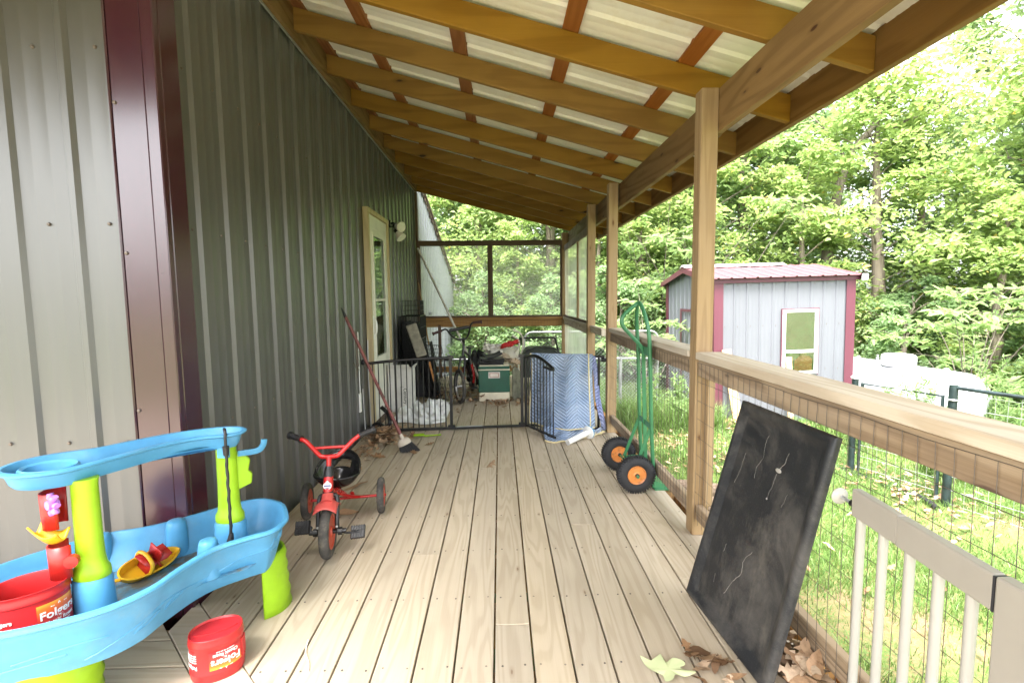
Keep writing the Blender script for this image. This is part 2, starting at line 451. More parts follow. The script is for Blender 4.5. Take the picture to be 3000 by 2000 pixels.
# cut nothing: the door stands proud in front of the sheet
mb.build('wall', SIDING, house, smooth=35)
mb = siding(-9.0, -1.50, lambda u,o_,z:(u,2.062-o_,z), 5.0, GZ-.2, phase=-1.695, pitch=.2395)
mb.build('wall', SIDING, house, smooth=35)
mb = MB()   # solid back of the house
mb.box(-9,-1.40,2.11,14.40,GZ-.2,1.5); mb.prism([(2.11,1.5),(14.40,1.5),(14.40,rake(14.4)-.03),(2.11,rake(2.11)-.03)],-9,-1.40,0,Matrix(((0,0,1,0),(1,0,0,0),(0,1,0,0),(0,0,0,1))))
mb.build('wall', SIDING, house)
mb = MB()
mb.box(-1.503,-1.372,2.032,2.058,GZ-.2,5.0); mb.box(-1.372,-1.322,2.028,2.062,GZ-.2,5.0); mb.box(-1.349,-1.322,2.062,2.175,GZ-.2,5.0)
mb.box(-1.512,-1.503,2.026,2.058,GZ-.2,5.0)
mb.build('corner_trim', MAROON, house, bevel=.004)
mb = MB()
n = 40
for i in range(n):
    ya = 8.3+i*(6.2/n); yb = ya+6.2/n
    mb.add([(WX-.05,ya,rake(ya)+.01),(WX+.07,ya,rake(ya)+.01),(WX+.07,yb,rake(yb)+.01),(WX-.05,yb,rake(yb)+.01),
            (WX-.05,ya,rake(ya)+.035),(WX+.07,ya,rake(ya)+.035),(WX+.07,yb,rake(yb)+.035),(WX-.05,yb,rake(yb)+.035)],[(3,2,1,0),(4,5,6,7),(0,1,5,4),(1,2,6,5),(2,3,7,6),(3,0,4,7)])
    if i % 2: mb.add([(WX+.022,ya,rake(ya)-.05),(WX+.045,ya,rake(ya)-.05),(WX+.045,yb,rake(yb)-.05),(WX+.022,yb,rake(yb)-.05),
            (WX+.022,ya,rake(ya)+.01),(WX+.045,ya,rake(ya)+.01),(WX+.045,yb,rake(yb)+.01),(WX+.022,yb,rake(yb)+.01)],[(3,2,1,0),(4,5,6,7),(0,1,5,4),(1,2,6,5),(2,3,7,6),(3,0,4,7)])
mb.build('rake_trim', plain('rake_trim_brown',(.20,.13,.11),.4), house)
mb = MB(); mb.add([(-9,1.9,rake(1.9)+.04),(-1.29,1.9,rake(1.9)+.04),(-1.29,14.7,rake(14.7)+.04),(-9,14.7,rake(14.7)+.04),
     (-9,1.9,rake(1.9)+.07),(-1.29,1.9,rake(1.9)+.07),(-1.29,14.7,rake(14.7)+.07),(-9,14.7,rake(14.7)+.07)],[(3,2,1,0),(4,5,6,7),(0,1,5,4),(1,2,6,5),(2,3,7,6),(3,0,4,7)])
mb.build('roof', SHEDROOF, house)
mb = MB()   # screw heads
for z in (-.3,.72,1.62,2.3):
    for k in range(14): mb.lathe([(.0001,.006),(.006,.005),(.008,0)], axisM((-1.57-.2395*k*.5+.0, 2.06, z),(0,-1,0)), 8)
    for k in range(50):
        mb.lathe([(.0001,.006),(.005,.005),(.007,0)], axisM((WX, 2.24+.2286*k, z),(1,0,0)), 6)
for z in (.86,2.08,1.5): mb.lathe([(.0001,.007),(.006,.006),(.008,0)], axisM((-1.49,2.032,z),(0,-1,0)), 8)
tag(mb.build('screws', SCREW, house), kind='stuff')
mb = MB(); mb.box(-1.334,-1.320,4.585,4.635,.24,.42); mb.tube([(-1.325,4.61,.42),(-1.325,4.61,1.0)],.005)
mb.build('outlet_box', WHITEV, house, bevel=.004)
# back door
mb = MB(); dx0, dx1 = -1.345, -1.300
mb.box(dx0,dx1+.012,4.985,5.035,-.02,2.17,.1); mb.box(dx0,dx1+.012,5.845,5.895,-.02,2.17,.2); mb.box(dx0,dx1+.014,4.985,5.895,2.17,2.215,.4)
DOORF = wood('door_frame_wood','Z',(.52,.44,.27),(.40,.31,.17), ring=5, rough=.6, var=.1)
mb.build('door_frame', DOORF, house, bevel=.003)
mb = MB(); y0,y1_,z0,z1 = 5.038,5.842,.02,2.165
wy0,wy1,wz0,wz1 = 5.20,5.70,.68,1.97
for b in ((y0,wy0,z0,z1),(wy1,y1_,z0,z1),(wy0,wy1,z0,wz0),(wy0,wy1,wz1,z1)): mb.box(-1.346,-1.308,*b)
mb.box(-1.308,-1.302,y0+.02,y1_-.02,2.03,2.04)
door = mb.build('door', WHITEP, house, bevel=.003)
mb = MB(); 
for b in ((wy0-.02,wy0+.012,wz0-.02,wz1+.02),(wy1-.012,wy1+.02,wz0-.02,wz1+.02),(wy0+.012,wy1-.012,wz0-.02,wz0+.012),(wy0+.012,wy1-.012,wz1-.012,wz1+.02),(wy0+.012,wy1-.012,1.28,1.305)): mb.box(-1.309,-1.297,*b)
mb.build('window_frame', WHITEP, door, bevel=.002)
mb = MB(); mb.box(-1.318,-1.316,wy0,wy1,wz0,wz1); mb.build('pane', GLASS, door)
mb = MB()
mb.grid(lambda u,v:(-1.335+.004*math.sin(v*40+u*3), wy0+u*.5, wz0+v*(1.30-wz0)+(.02*math.sin(u*5) if v<.1 else 0)), 10, 20)
mb.build('shade', plain('brown_shade',(.22,.16,.10),.8,vary=.1), door)
mb = MB(); mb.box(-1.36,-1.350,wy0,wy1,1.3,wz1); mb.build('shade', plain('olive_drape',(.13,.13,.05),.6,vary=.4,scale=14), door)
mb = MB(); mb.tube(smooth_path([(-1.30,5.10,.92),(-1.275,5.10,.95),(-1.268,5.10,1.02),(-1.275,5.10,1.08),(-1.30,5.10,1.10)],4),.009); mb.box(-1.304,-1.296,5.08,5.12,.89,1.13)
mb.build('handle', WHITEV, door, bevel=.002, smooth=40)
mb = MB(); mb.box(-1.34,-1.25,4.97,5.91,-.002,.025); mb.build('threshold', DARKW, house, bevel=.004)

# security lamp
lamp = empty('security_lamp', (-1.33,6.1,2.2), 'black wall lamp with two round white floodlight bulbs above the door', 'wall lamp')
mb = MB(); mb.lathe([(.001,.03),(.045,.028),(.052,0)], axisM((-1.334,6.12,2.21),(1,0,0)), 20); mb.build('base', BLACKM, lamp, smooth=40)
for (dy,dz,hy,hz) in ((-.02,.0,5.98,2.15),(.03,-.03,6.02,2.08)):
    p0 = Vector((-1.30,6.12+dy,2.21+dz)); p1 = Vector((-1.22,hy+.05,hz+.02)); d = Vector((.75,-.62,-.22)) if dy<0 else Vector((.55,-.2,-.8)); d.normalize()
    mb = MB(); mb.tube([p0,(p0+p1)/2+Vector((0,0,.02)),p1],.013); mb.lathe([(.02,-.05),(.032,-.04),(.034,.0)], axisM(p1,d),16)
    mb.build('arm', BLACKM, lamp, smooth=40)
    mb = MB(); mb.lathe([(.034,0),(.05,.04),(.062,.07),(.064,.085),(.058,.092),(.04,.086),(.036,.089),(.022,.085),(.001,.084)], axisM(p1,d), 24)
    mb.build('bulb', WHITEP, lamp, smooth=40)

# ------------------------------------------------------------------ porch
porch = empty('porch', (0,4,0), 'lean-to porch roof of yellow pine rafters and white ribbed sheet', 'porch')
def rb(x): return 3.035-.271*(x+1.32)         # underside of rafters
RY = [-1.13,-.58,-.1,.32,.93,1.54,2.15,2.76,3.37,3.98,4.60,5.22,5.84,6.45,7.05,7.62,8.06]  # first bays, out of view, lengthened to keep sun off the near deck
FX = 1.598
for i,y in enumerate(RY):
    mb = MB(); x0 = -1.297 if y > 2.1 else -1.297
    z0, z1 = rb(x0), rb(FX); wv = R.uniform(-.006,.006); r = R.random()
    if y > 8: zo = -.03
    else: zo = wv*.5
    mb.add([(x0,y-.019,z0+zo),(FX,y-.019+wv,z1),(FX,y+.019+wv,z1),(x0,y+.019,z0+zo),(x0,y-.019,z0+.142+zo*0),(FX,y-.019+wv,z1+.142),(FX,y+.019+wv,z1+.142),(x0,y+.019,z0+.142)],
           [(3,2,1,0),(4,5,6,7),(0,1,5,4),(1,2,6,5),(2,3,7,6),(3,0,4,7)], r)
    mb.build('rafter', RAFT, porch, bevel=.003)
for x in (-1.27,-.855,-.235,.394,1.02,1.49):
    mb = MB(); z = rb(x)+.143
    S = Matrix.Translation((x,0,z)) @ Matrix.Rotation(math.atan(.271),4,'Y')
    mb.box(-.045,.045,-1.16,8.15,.0,.037,R.random(),S); mb.build('purlin', PURL, porch, bevel=.002)
mb = MB(); mb.box(-1.334,-1.298,2.2,8.1,rb(-1.3)-.03,rb(-1.3)+.16,.3); mb.build('ledger', BEAMW, porch, bevel=.003)
mb = MB(); mb.box(-1.336,-1.326,2.18,8.1,rb(-1.3)-.044,rb(-1.3)-.031); mb.build('flashing', GALV, porch)
mb = MB(); mb.box(1.126,1.164,-1.15,2.60,2.138,2.352,.82); mb.box(1.126,1.164,2.603,8.05,2.130,2.345,.55); mb.build('beam', BEAMW, porch, bevel=.003)
mb = MB(); zf = rb(FX)
mb.box(FX+.001,FX+.039,-1.17,3.98,zf-.012,zf+.17,.25); mb.box(FX+.001,FX+.039,3.983,8.12,zf-.02,zf+.165,.65); mb.build('fascia', BEAMW, porch, bevel=.003)
# knot dark oval in beam is in material; roof sheet
mb = siding(-1.2, 8.25, lambda u,o_,z:(z,u,rb(z)+.143+.0385-.019+o_+.002+.0), 1.72, -1.33, phase=.05, h=.019)
mb.build('roof_sheet', PANEL, porch, smooth=35)
mb = siding(-1.2, 8.25, lambda u,o_,z:(z,u,rb(z)+.190+o_), 1.72, -1.33, phase=.05, h=.019)
mb.build('roof_sheet', SHEDROOF, porch, smooth=35)
# wing roof over near left deck; unseen underside coloured dark for its wall reflection
mb = siding(-6, -1.34, lambda u,o_,z:(u,z,2.95-.2*(2.05-z)+o_), 2.04, .45, phase=0)
mb.build('roof_sheet', BEAMW, porch, smooth=35)
mb = siding(-6, -1.34, lambda u,o_,z:(u,z,2.96-.2*(2.05-z)+o_), 2.04, .45, phase=0)
mb.build('roof_sheet', SHEDROOF, porch, smooth=35)
for k in range(8):
    mb = MB(); x = -1.5-.61*k; mb.add([(x-.019,.6,2.51),(x+.019,.6,2.51),(x+.019,2.03,2.79),(x-.019,2.03,2.79),(x-.019,.6,2.65),(x+.019,.6,2.65),(x+.019,2.03,2.93),(x-.019,2.03,2.93)],
           [(3,2,1,0),(4,5,6,7),(0,1,5,4),(1,2,6,5),(2,3,7,6),(3,0,4,7)], R.random()); mb.build('rafter', BEAMW, porch)
# posts
for (x,y,zt) in ((1.036,2.558,2.352),(1.018,4.60,2.345),(1.01,5.62,2.34),(1.02,8.0,2.33)):
    mb = MB(); wdt = .089 if y < 8 else .10
    mb.box(x,x+wdt,y,y+.089,.001,zt,R.random()); mb.build('post', POSTW, porch, bevel=.006, seg=2)
mb = MB(); mb.box(-1.33,-1.292,8.0,8.089,.001,2.98,.5); mb.build('post', DARKZ, porch, bevel=.004)
mb = MB(); mb.box(1.04,1.128,-.25,-.16,.001,2.138,.3); mb.build('post', POSTW, porch, bevel=.006)
mb = MB(); mb.box(1.19,1.228,-1.2,8.2,-.245,-.06,.3); mb.build('rim_joist', RIMW, porch, bevel=.003)
for x,y in ((1.1,2.6),(1.1,4.65),(1.1,8.05),(-1.2,8.05),(1.1,-.2)):
    mb = MB(); mb.box(x-.05,x+.04,y-.045,y+.045,GZ-.1,-.23,R.random()); mb.build('foot_post', POSTW, porch)

def wire_mesh(axis, c, a0, a1, z0, z1, pitch=.049, hp=.1, r=.00105, sag=.006):
    mb = MB(); n = int((a1-a0)/pitch); ph = R.random()*6
    def P(a, z): 
        o_ = sag*math.sin(a*5+ph)*math.sin((z-z0)/(z1-z0)*PI)+R.uniform(-.001,.001)
        return (c+o_, a, z) if axis == 'Y' else (a, c+o_, z)
    for i in range(n+1):
        a = a0+i*pitch; j = R.uniform(-.003,.003)
        mb.tube([P(a+j*math.sin(q*2.1+i), z0+(z1-z0)*q/6) for q in range(7)], r, 4)
    m = int((z1-z0)/hp); k = max(4,int((a1-a0)/.1))
    for i in range(m+1):
        z = z1-i*hp
        if z < z0: break
        mb.tube([P(a0+(a1-a0)*q/k, z+.0025*math.sin(q*1.3+i)) for q in range(k+1)], r, 4)
    return mb
def railing(y0, y1, label, x=1.04, endz=.0):
    r = empty('railing', (x+.05,(y0+y1)/2,0), label, 'railing')
    mb = MB(); mb.box(x-.008,x+.132,y0,y1,.972,1.010,R.random()); mb.build('handrail', RAILW, r, bevel=.005, seg=2)
    mb = MB(); mb.box(x+.008,x+.046,y0+.002,y1-.002,.882,.9705,R.random()); mb.build('top_board', BOARDW, r, bevel=.004)
    mb = MB(); mb.box(x+.012,x+.050,y0+.002,y1-.002,.095,.178,R.random()); mb.build('bottom_board', BOARDW, r, bevel=.004)
    wire_mesh('Y', x+.002, y0+.01, y1-.005, .085, .955).build('wire_mesh', WIRE, r)
    return r
railing(-.159, 2.556, 'wooden porch railing with wire mesh in the right foreground')
railing(2.65, 4.598, 'wooden porch railing with wire mesh beside the green hand truck', x=1.034)
mb = MB(); mb.box(1.09,1.128,2.52,2.557,.18,.881,.4); o = mb.build('nailer', POSTW, porch, bevel=.003)

# far end screen wall
es = empty('screen_wall', (-.1,8.04,0), 'timber framed screen across the far porch end with two clear plastic panes', 'screen wall')
mb = MB(); mb.box(-1.29,1.018,8.02,8.058,2.135,2.22,.2); mb.build('top_bar', DARKW, es, bevel=.003)
mb = MB(); mb.box(-1.29,1.018,8.005,8.062,.985,1.012,.2); mb.build('sill', DARKW, es, bevel=.003)
mb = MB(); mb.box(-1.29,1.03,7.985,8.085,.940,.983,.7); mb.build('handrail', RAILX, es, bevel=.003)
mb = MB(); mb.box(-1.29,1.018,8.03,8.068,.832,.938,.4); mb.build('top_board', RAILX, es, bevel=.003)
mb = MB(); mb.box(-.184,-.103,8.02,8.056,1.013,2.134,.6); mb.build('mullion', DARKZ, es, bevel=.003)
mb = MB(); mb.box(-1.29,-1.262,8.02,8.056,1.013,2.134,.1); mb.build('stile', DARKZ, es, bevel=.003)
mb = MB(); mb.box(.992,1.018,8.02,8.056,1.013,2.134,.9); mb.build('stile', DARKZ, es, bevel=.003)
mb = MB(); mb.box(-1.29,1.018,8.03,8.066,.09,.18,.4); mb.build('bottom_board', RAILX, es, bevel=.003)
for a,b in ((-1.262,-.184),(-.103,.992)):
    mb = MB(); mb.grid(lambda u,v:(a+u*(b-a),8.035+.004*math.sin(u*9+v*4),1.013+v*1.12),16,16); mb.build('plastic_pane', FILM, es, smooth=180)
wire_mesh('X', 8.028, -1.28, 1.01, .10, .93, sag=.004).build('wire_mesh', WIRE, es)
# side screen, right, between corner post and third post
ss = empty('screen_wall', (1.07,6.8,0), 'short side screen with cloudy plastic panes near the far right corner', 'screen wall')
mb = MB(); mb.box(1.04,1.09,5.0,5.618,.90,.975,.35); mb.box(1.03,1.10,5.71,7.998,.945,.985,.3); mb.build('handrail', RAILW, ss, bevel=.003)
mb = MB(); mb.box(1.05,1.088,5.711,7.998,.86,.943,.5); mb.build('top_board', RAILW, ss, bevel=.003)
mb = MB(); mb.box(1.045,1.08,5.711,7.998,.987,1.012,.2); mb.build('sill', DARKW, ss, bevel=.003)
mb = MB(); mb.box(1.05,1.085,5.711,7.998,2.04,2.128,.2); mb.build('top_bar', plain('grey_weathered_bar',(.24,.19,.15),.8,vary=.2), ss, bevel=.003)
mb = MB(); mb.box(1.05,1.085,6.62,6.70,1.013,2.038,.5); mb.build('mullion', POSTW, ss, bevel=.003)
for a,b,z0,z1 in ((5.711,6.62,1.013,2.038),(6.70,7.998,1.013,2.038),(5.711,7.998,.1,.858)):
    mb = MB(); mb.grid(lambda u,v:(1.067+.004*math.sin(u*7+v*5),a+u*(b-a),z0+v*(z1-z0)),16,16); mb.build('plastic_pane', FILM2 if z0>1 else FILM2, ss, smooth=180)
# ------------------------------------------------------------------ shed
SGLASS = glass_mat('shed_window_glass', base=.16)
SHL = Vector((3.85, 8.60, -1.12)); SHT = math.radians(1.1)
shed = empty('garden_shed', (0,0,0), 'small grey steel shed with maroon roof, corner trim and one window', 'shed')
def sp(x,y,z): return (x,y,z)
W_, D_, HH = 2.46, 2.46, 2.70          # local coords: x right, y back, z up
mb = siding(.0, W_, lambda u,o_,z:(u,-o_,z), HH, 0, phase=.11); mb.build('wall', SHEDM, shed, smooth=35)
gt = lambda u: HH + .24*(1-abs(u-D_/2)/(D_/2))
mb = siding(.0, D_, lambda u,o_,z:(-o_,u,z), gt, 0, phase=.06)
mb.build('wall', SHEDM, shed, smooth=35)
mb = siding(.0, D_, lambda u,o_,z:(W_+o_,u,z), gt, 0, phase=.06); mb.build('wall', SHEDM, shed, smooth=35)
mb = siding(.0, W_, lambda u,o_,z:(u,D_+o_,z), HH, 0, phase=.11); mb.build('wall', SHEDM, shed, smooth=35)
for (x,y,sx,sy) in ((0,0,-1,-1),(W_,0,1,-1),(0,D_,-1,1),(W_,D_,1,1)):
    mb = MB(); xa,xb = (x-.024,x+.13) if sx<0 else (x-.13,x+.024); ya,yb = (y-.03,y-.021) if sy<0 else (y+.021,y+.03)
    mb.box(xa,xb,ya,yb,0,HH-.02); xa,xb = (x-.033,x-.024) if sx<0 else (x+.024,x+.033); ya,yb = (y-.03,y+.12) if sy<0 else (y-.12,y+.03)
    mb.box(xa,xb,ya,yb,0,HH-.02); mb.build('corner_trim', SHEDMAR, shed)
def roofp(u, o_, s):  # s from eave to ridge 0..1 front ; returns plane
    return None
ov = .13
sl = .24/(D_/2)
mb = siding(-.12, W_+.12, lambda u,o_,z:(u, z, HH+.03+sl*z+o_), D_/2, -ov, phase=.0); mb.build('roof', SHEDROOF, shed, smooth=35)
mb = siding(-.12, W_+.12, lambda u,o_,z:(u, D_-z, HH+.03+sl*z+o_), D_/2, -ov, phase=.0); mb.build('roof', SHEDROOF, shed, smooth=35)
mb = MB(); mb.prism([(D_/2-.15,HH+.268),(D_/2,HH+.325),(D_/2+.15,HH+.268),(D_/2,HH+.302)],-.14,W_-.55,0,Matrix(((0,0,1,0),(1,0,0,0),(0,1,0,0),(0,0,0,1))))
mb.build('ridge_cap', plain('pale_ridge_cap',(.62,.58,.58),.45), shed)
mb = MB(); mb.box(-.1,W_+.1,-.045,-.031,HH-.075,HH+.012); mb.box(-.1,W_+.1,D_+.031,D_+.045,HH-.075,HH+.012)
T = Matrix(((0,0,1,0),(1,0,0,0),(0,1,0,0),(0,0,0,1)))
for xa in (-.125, W_+.10):
    mb.prism([(-ov,HH+.03-sl*ov-.09),(D_/2,HH+.24-.07),(D_+ov,HH+.03-sl*ov-.09),(D_+ov,HH+.03-sl*ov+.01),(D_/2,HH+.24+.04),(-ov,HH+.03-sl*ov+.01)],xa,xa+.02,0,T)
mb.build('fascia', SHEDMAR, shed)
mb = MB(); mb.box(W_-.03+.1,W_+.17,-ov-.02,-ov+.03,HH-.09,HH+.02); mb.build('gutter_end', WHITEV, shed, bevel=.01)
mb = MB()
for z in (.35,1.06,1.86,2.58):
    for k in range(10): mb.lathe([(.0001,.006),(.007,.004),(.009,0)], axisM((.11+.2286*k+.06,-.004,z),(0,-1,0)), 6)
tag(mb.build('screws', SCREW, shed), kind='stuff')
wx0,wx1,wz0,wz1 = 1.19,1.83,.98,2.13
win = MB()
for b in ((wx0,wx0+.055,wz0,wz1),(wx1-.055,wx1,wz0,wz1),(wx0+.055,wx1-.055,wz0,wz0+.05),(wx0+.055,wx1-.055,wz1-.05,wz1),(wx0+.055,wx1-.055,1.36,1.41)): win.box(b[0],b[1],-.05,-.012,b[2],b[3])
win = win.build('window', WHITEV, shed, bevel=.004)
mb = MB()
for b in ((wx0-.02,wx0,wz0-.02,wz1+.02),(wx1,wx1+.02,wz0-.02,wz1+.02),(wx0,wx1,wz1,wz1+.02)): mb.box(b[0],b[1],-.035,-.0195,b[2],b[3])
mb.build('window_trim', SHEDMAR, win)
mb = MB(); mb.box(wx0+.05,wx1-.05,-.030,-.027,wz0+.04,wz1-.04); mb.build('pane', SGLASS, win)
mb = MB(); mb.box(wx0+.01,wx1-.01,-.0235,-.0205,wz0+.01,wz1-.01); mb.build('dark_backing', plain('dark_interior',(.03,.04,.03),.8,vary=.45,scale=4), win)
mb = MB(); mb.box(-.036,-.0245,1.55,1.60,.05,2.15); mb.box(-.036,-.0245,.75,.80,.05,2.15); mb.box(-.036,-.0245,.801,1.549,2.10,2.15); mb.build('door_trim', SHEDMAR, shed)
shed.location = SHL; shed.rotation_euler = (0,-SHT,0)
# red container showing behind the lower pane: real lump on the sill in front of the backing
can = empty('fuel_can', (0,0,0), 'orange red plastic container behind the lower pane of the shed window', 'fuel can')
mb = MB(); mb.prism([(-.16,0),(.16,0),(.16,.20),(.10,.26),(-.06,.27),(-.16,.17)],-.0015,.0015,0,Matrix(((1,0,0,0),(0,0,1,0),(0,1,0,0),(0,0,0,1))))
mb.build('tank', plain('red_orange_plastic',(.60,.13,.05),.5,vary=.2), can, bevel=.0007)
mb = MB(); mb.box(-.06,.06,-.0014,.0014,.275,.295); mb.build('handle', plain('red_plastic_handle',(.45,.08,.03),.5), can)
can.location = (3.85+1.56, 8.60-.0252, -.078+.03)
# leaning board by the shed
b = MB(); b.beam((4.18,8.32,-1.12),(3.98,8.50,.35),.16,.03,.3,up=(0,1,0)); tag(b.build('plank', wood('leaning_plank_wood','Z',(.62,.45,.26),(.45,.28,.13)), bevel=.003), 'pale raw plank leaning on the shed corner', 'plank')
b = MB(); b.beam((5.15,8.42,-1.12),(5.12,8.53,.2),.10,.03,.7,up=(0,1,0)); tag(b.build('plank', wood('short_plank_wood','Z',(.62,.48,.30),(.45,.30,.16)), bevel=.003), 'narrow board standing against the shed wall under the window', 'plank')

# ------------------------------------------------------------------ propane tank
tk = empty('propane_tank', (7.5,9.0,-1.25), 'large white propane tank lying on the ground behind the shed', 'propane tank')
TANKM = plain('white_tank_paint',(.58,.60,.63),.42,vary=.03,dirt=((.36,.36,.30),.35,3.5,.58))
sub_ = plain('tank_decal',(.10,.12,.30),.5)
ax = Vector((.115,-.993,0)).normalized(); TC = Vector((7.5,9.0,-.49))
prof = []
for i in range(9): a = PI/2*i/8; prof.append((.475*math.sin(a)+1e-4, -1.45+.26-.26*math.cos(a)))
prof += [(.476,-.6),(.478,-.595),(.476,-.59),(.476,.59),(.478,.595),(.476,.6)]
for i in range(8,-1,-1): a = PI/2*i/8; prof.append((.475*math.sin(a)+1e-4, 1.45-.26+.26*math.cos(a)))
mb = MB(); mb.lathe(prof, axisM(TC, ax), 48); mb.build('body', TANKM, tk, smooth=50)
mb = MB(); mb.lathe([(.27,-.02),(.275,.02),(.275,.14),(.262,.175),(.22,.195),(.1,.21),(.001,.212)], axisM(TC+Vector((0,0,.46)),(0,0,1)), 36); mb.build('dome', plain('grey_dome',(.62,.63,.64),.4), tk, smooth=40)
for s in (-1,1):
    mb = MB(); c0 = TC+ax*s*.9+Vector((0,0,.465)); mb.torus(.045,.011,axisM(c0,(ax.y,-ax.x,0)),18,8); mb.build('lifting_lug', TANKM, tk, smooth=60)
    mb = MB(); M = axisM(TC+ax*s*.85+Vector((0,0,-.62)),(0,0,1),(ax.x,ax.y,0)); mb.box(-.08,.08,-.32,.32,-.25,.2,0,M); mb.build('leg', plain('tank_leg',(.4,.4,.4),.6), tk)
mb = MB(); c0 = TC-ax*.45+Vector((0,0,.46)); mb.lathe([(.03,0),(.03,.08),(.018,.09),(.018,.12),(.03,.125),(.001,.14)],axisM(c0,(0,0,1)),14); mb.build('valve', GALV, tk, smooth=40)

# ------------------------------------------------------------------ fences
POLEB = plain('black_fence_pipe',(.02,.035,.035),.4,vary=.4)
gf = empty('yard_fence', (4.8,5,GZ), 'black pipe yard fence with wire mesh beyond the railing', 'fence')
PA = Vector((4.79,5.01,0)); PB = Vector((4.44,5.97,0)); dr = (PA-PB).normalized(); PC = PA+dr*2.6; PD = PA+dr*5.2
for p,zt,r in ((PA,.335,.040),(PB,.25,.036),(PC,.33,.04),(PD,.33,.04)):
    mb = MB(); z = gz(p.x,p.y); mb.tube([(p.x,p.y,z-.1),(p.x,p.y,zt)], r, 14); mb.build('post', POLEB, gf, smooth=50)
mb = MB(); p = PB; mb.lathe([(.045,0),(.05,.02),(.04,.03),(.02,.055),(.001,.07)], axisM((p.x,p.y,.25),(0,0,1)),16); mb.build('post_cap', WHITEV, gf, smooth=50)
mb = MB(); a = PA+Vector((0,0,.31)); mb.tube([a,PC+Vector((0,0,.29)),PD+Vector((0,0,.29))],.021,10); mb.build('top_rail', POLEB, gf, smooth=50)
mb = MB(); mb.torus(.046,.01,axisM((PA.x,PA.y,.18),(0,0,1)),18,6); mb.tube([(PA.x,PA.y,.18),(PA.x+dr.x*.1,PA.y+dr.y*.1,.17)],.01,6); mb.torus(.046,.01,axisM((PA.x,PA.y,-.55),(0,0,1)),18,6); mb.build('hinge', GALV, gf, smooth=50)
mb = MB()
n = 52
for i in range(n+1):
    p = PA+dr*(.06+i*.098); mb.tube([(p.x,p.y,gz(p.x,p.y)),(p.x,p.y,.29)],.0022,4)
for k in range(9):
    z = -.95+.15*k; mb.tube([(PA.x,PA.y,z),(PD.x,PD.y,z)],.0022,4)
mb.build('wire_mesh', GALV, gf)
gg = empty('yard_gate', (4.6,5.5,GZ), 'black pipe gate with chain mesh between the two fence posts', 'gate')
q0 = PB+dr*.09; q1 = PA-dr*.09
mb = MB(); mb.tube([(q0.x,q0.y,.20),(q1.x,q1.y,.20),(q1.x,q1.y,-.93),(q0.x,q0.y,-.93)],.019,10,closed=True); mb.build('frame', POLEB, gg, smooth=50)
mb = MB()
for i in range(9):
    f = i/8; p = q0.lerp(q1,f); mb.tube([(p.x,p.y,-.93),(p.x,p.y,.20)],.0022,4)
for k in range(8): z=-.85+.14*k; mb.tube([(q0.x,q0.y,z),(q1.x,q1.y,z)],.0022,4)
mb.build('wire_mesh', GALV, gg)
mb = MB(); mb.tube(smooth_path([(4.35,6.2,GZ+.05),(4.42,5.85,GZ+.06),(4.52,5.5,GZ+.05),(4.62,5.15,GZ+.06),(4.6,4.9,GZ+.04)],6),.03,10); tag(mb.build('drain_pipe', BLACKP, smooth=60), 'black corrugated drain pipe lying on the ground under the gate', 'pipe')

def chain_link(mb, p, q, z0, z1, s=.06):
    L = (q-p).length; d = (q-p).normalized(); H = z1-z0; n = int((L+H)/s)
    for sg in (1,-1):
        for i in range(n+1):
            u0 = i*s - (H if True else 0)
            a = max(0,-u0); b = min(H, L-u0)
            if b <= a: continue
            ua, ub = u0+a, u0+b
            za, zb = (z0+a, z0+b) if sg > 0 else (z1-a, z1-b)
            mb.tube([(p+d*ua)+Vector((0,0,za)),(p+d*ub)+Vector((0,0,zb))],.0016,3)
cf = empty('chain_link_fence', (1,9.2,GZ), 'grey chain link fence crossing the yard behind the porch', 'fence')
A = Vector((-1.3,9.25,0)); B = Vector((3.8,9.1,0))
mb = MB(); mb.tube([A+Vector((0,0,.145)),B+Vector((0,0,.13))],.021,8); mb.build('top_rail', GALV, cf, smooth=50)
for f in (0,.35,.7,1): 
    p = A.lerp(B,f); mb = MB(); mb.tube([(p.x,p.y,GZ-.1),(p.x,p.y,.17)],.03,10); mb.build('post', GALV, cf, smooth=50)
mb = MB(); chain_link(mb, A, B, GZ+.02, .13); mb.build('wire_mesh', GALV, cf)
cg = empty('tube_gate', (1.7,9.0,GZ), 'tall grey tube panel with rounded corners and chain mesh standing behind the porch', 'gate panel')
def rr(x0,x1,y,z0,z1,r):
    pts=[]
    for cx,cz,a0 in ((x1-r,z1-r,0),(x0+r,z1-r,90),(x0+r,z0+r,180),(x1-r,z0+r,270)):
        for i in range(5): a=math.radians(a0+i*22.5); pts.append((cx+r*math.cos(a),y,cz+r*math.sin(a)))
    return pts
mb = MB(); mb.tube(rr(.45,2.92,8.98,GZ+.05,.66,.14),.019,10,closed=True); mb.tube([(1.68,8.98,GZ+.05),(1.68,8.98,.66)],.015,8); mb.build('frame', GALV, cg, smooth=50)
mb = MB(); chain_link(mb, Vector((.47,8.98,0)), Vector((2.9,8.98,0)), GZ+.08,.64,.07); mb.build('wire_mesh', GALV, cg)
# firewood log and stump by the railing
LOGM = wood('log_bark','X',(.20,.15,.11),(.09,.06,.04), ring=10, rough=.9)
def log(p,q,r,label):
    mb = MB(); p=Vector(p); q=Vector(q); pts=[p.lerp(q,i/6)+Vector((R.uniform(-.01,.01),0,R.uniform(-.01,.01))) for i in range(7)]
    mb.tube(pts,[r*R.uniform(.93,1.07) for _ in pts],14,rnd=R.random()); tag(mb.build('log', LOGM, smooth=50), label, 'log', 'cut logs under the deck edge')
log((1.9,5.1,GZ+.1),(2.5,4.75,GZ+.12),.10,'dark cut log on the grass nearest the railing')
log((2.0,5.5,GZ+.09),(2.75,5.25,GZ+.1),.09,'thinner weathered log lying behind the nearest log')

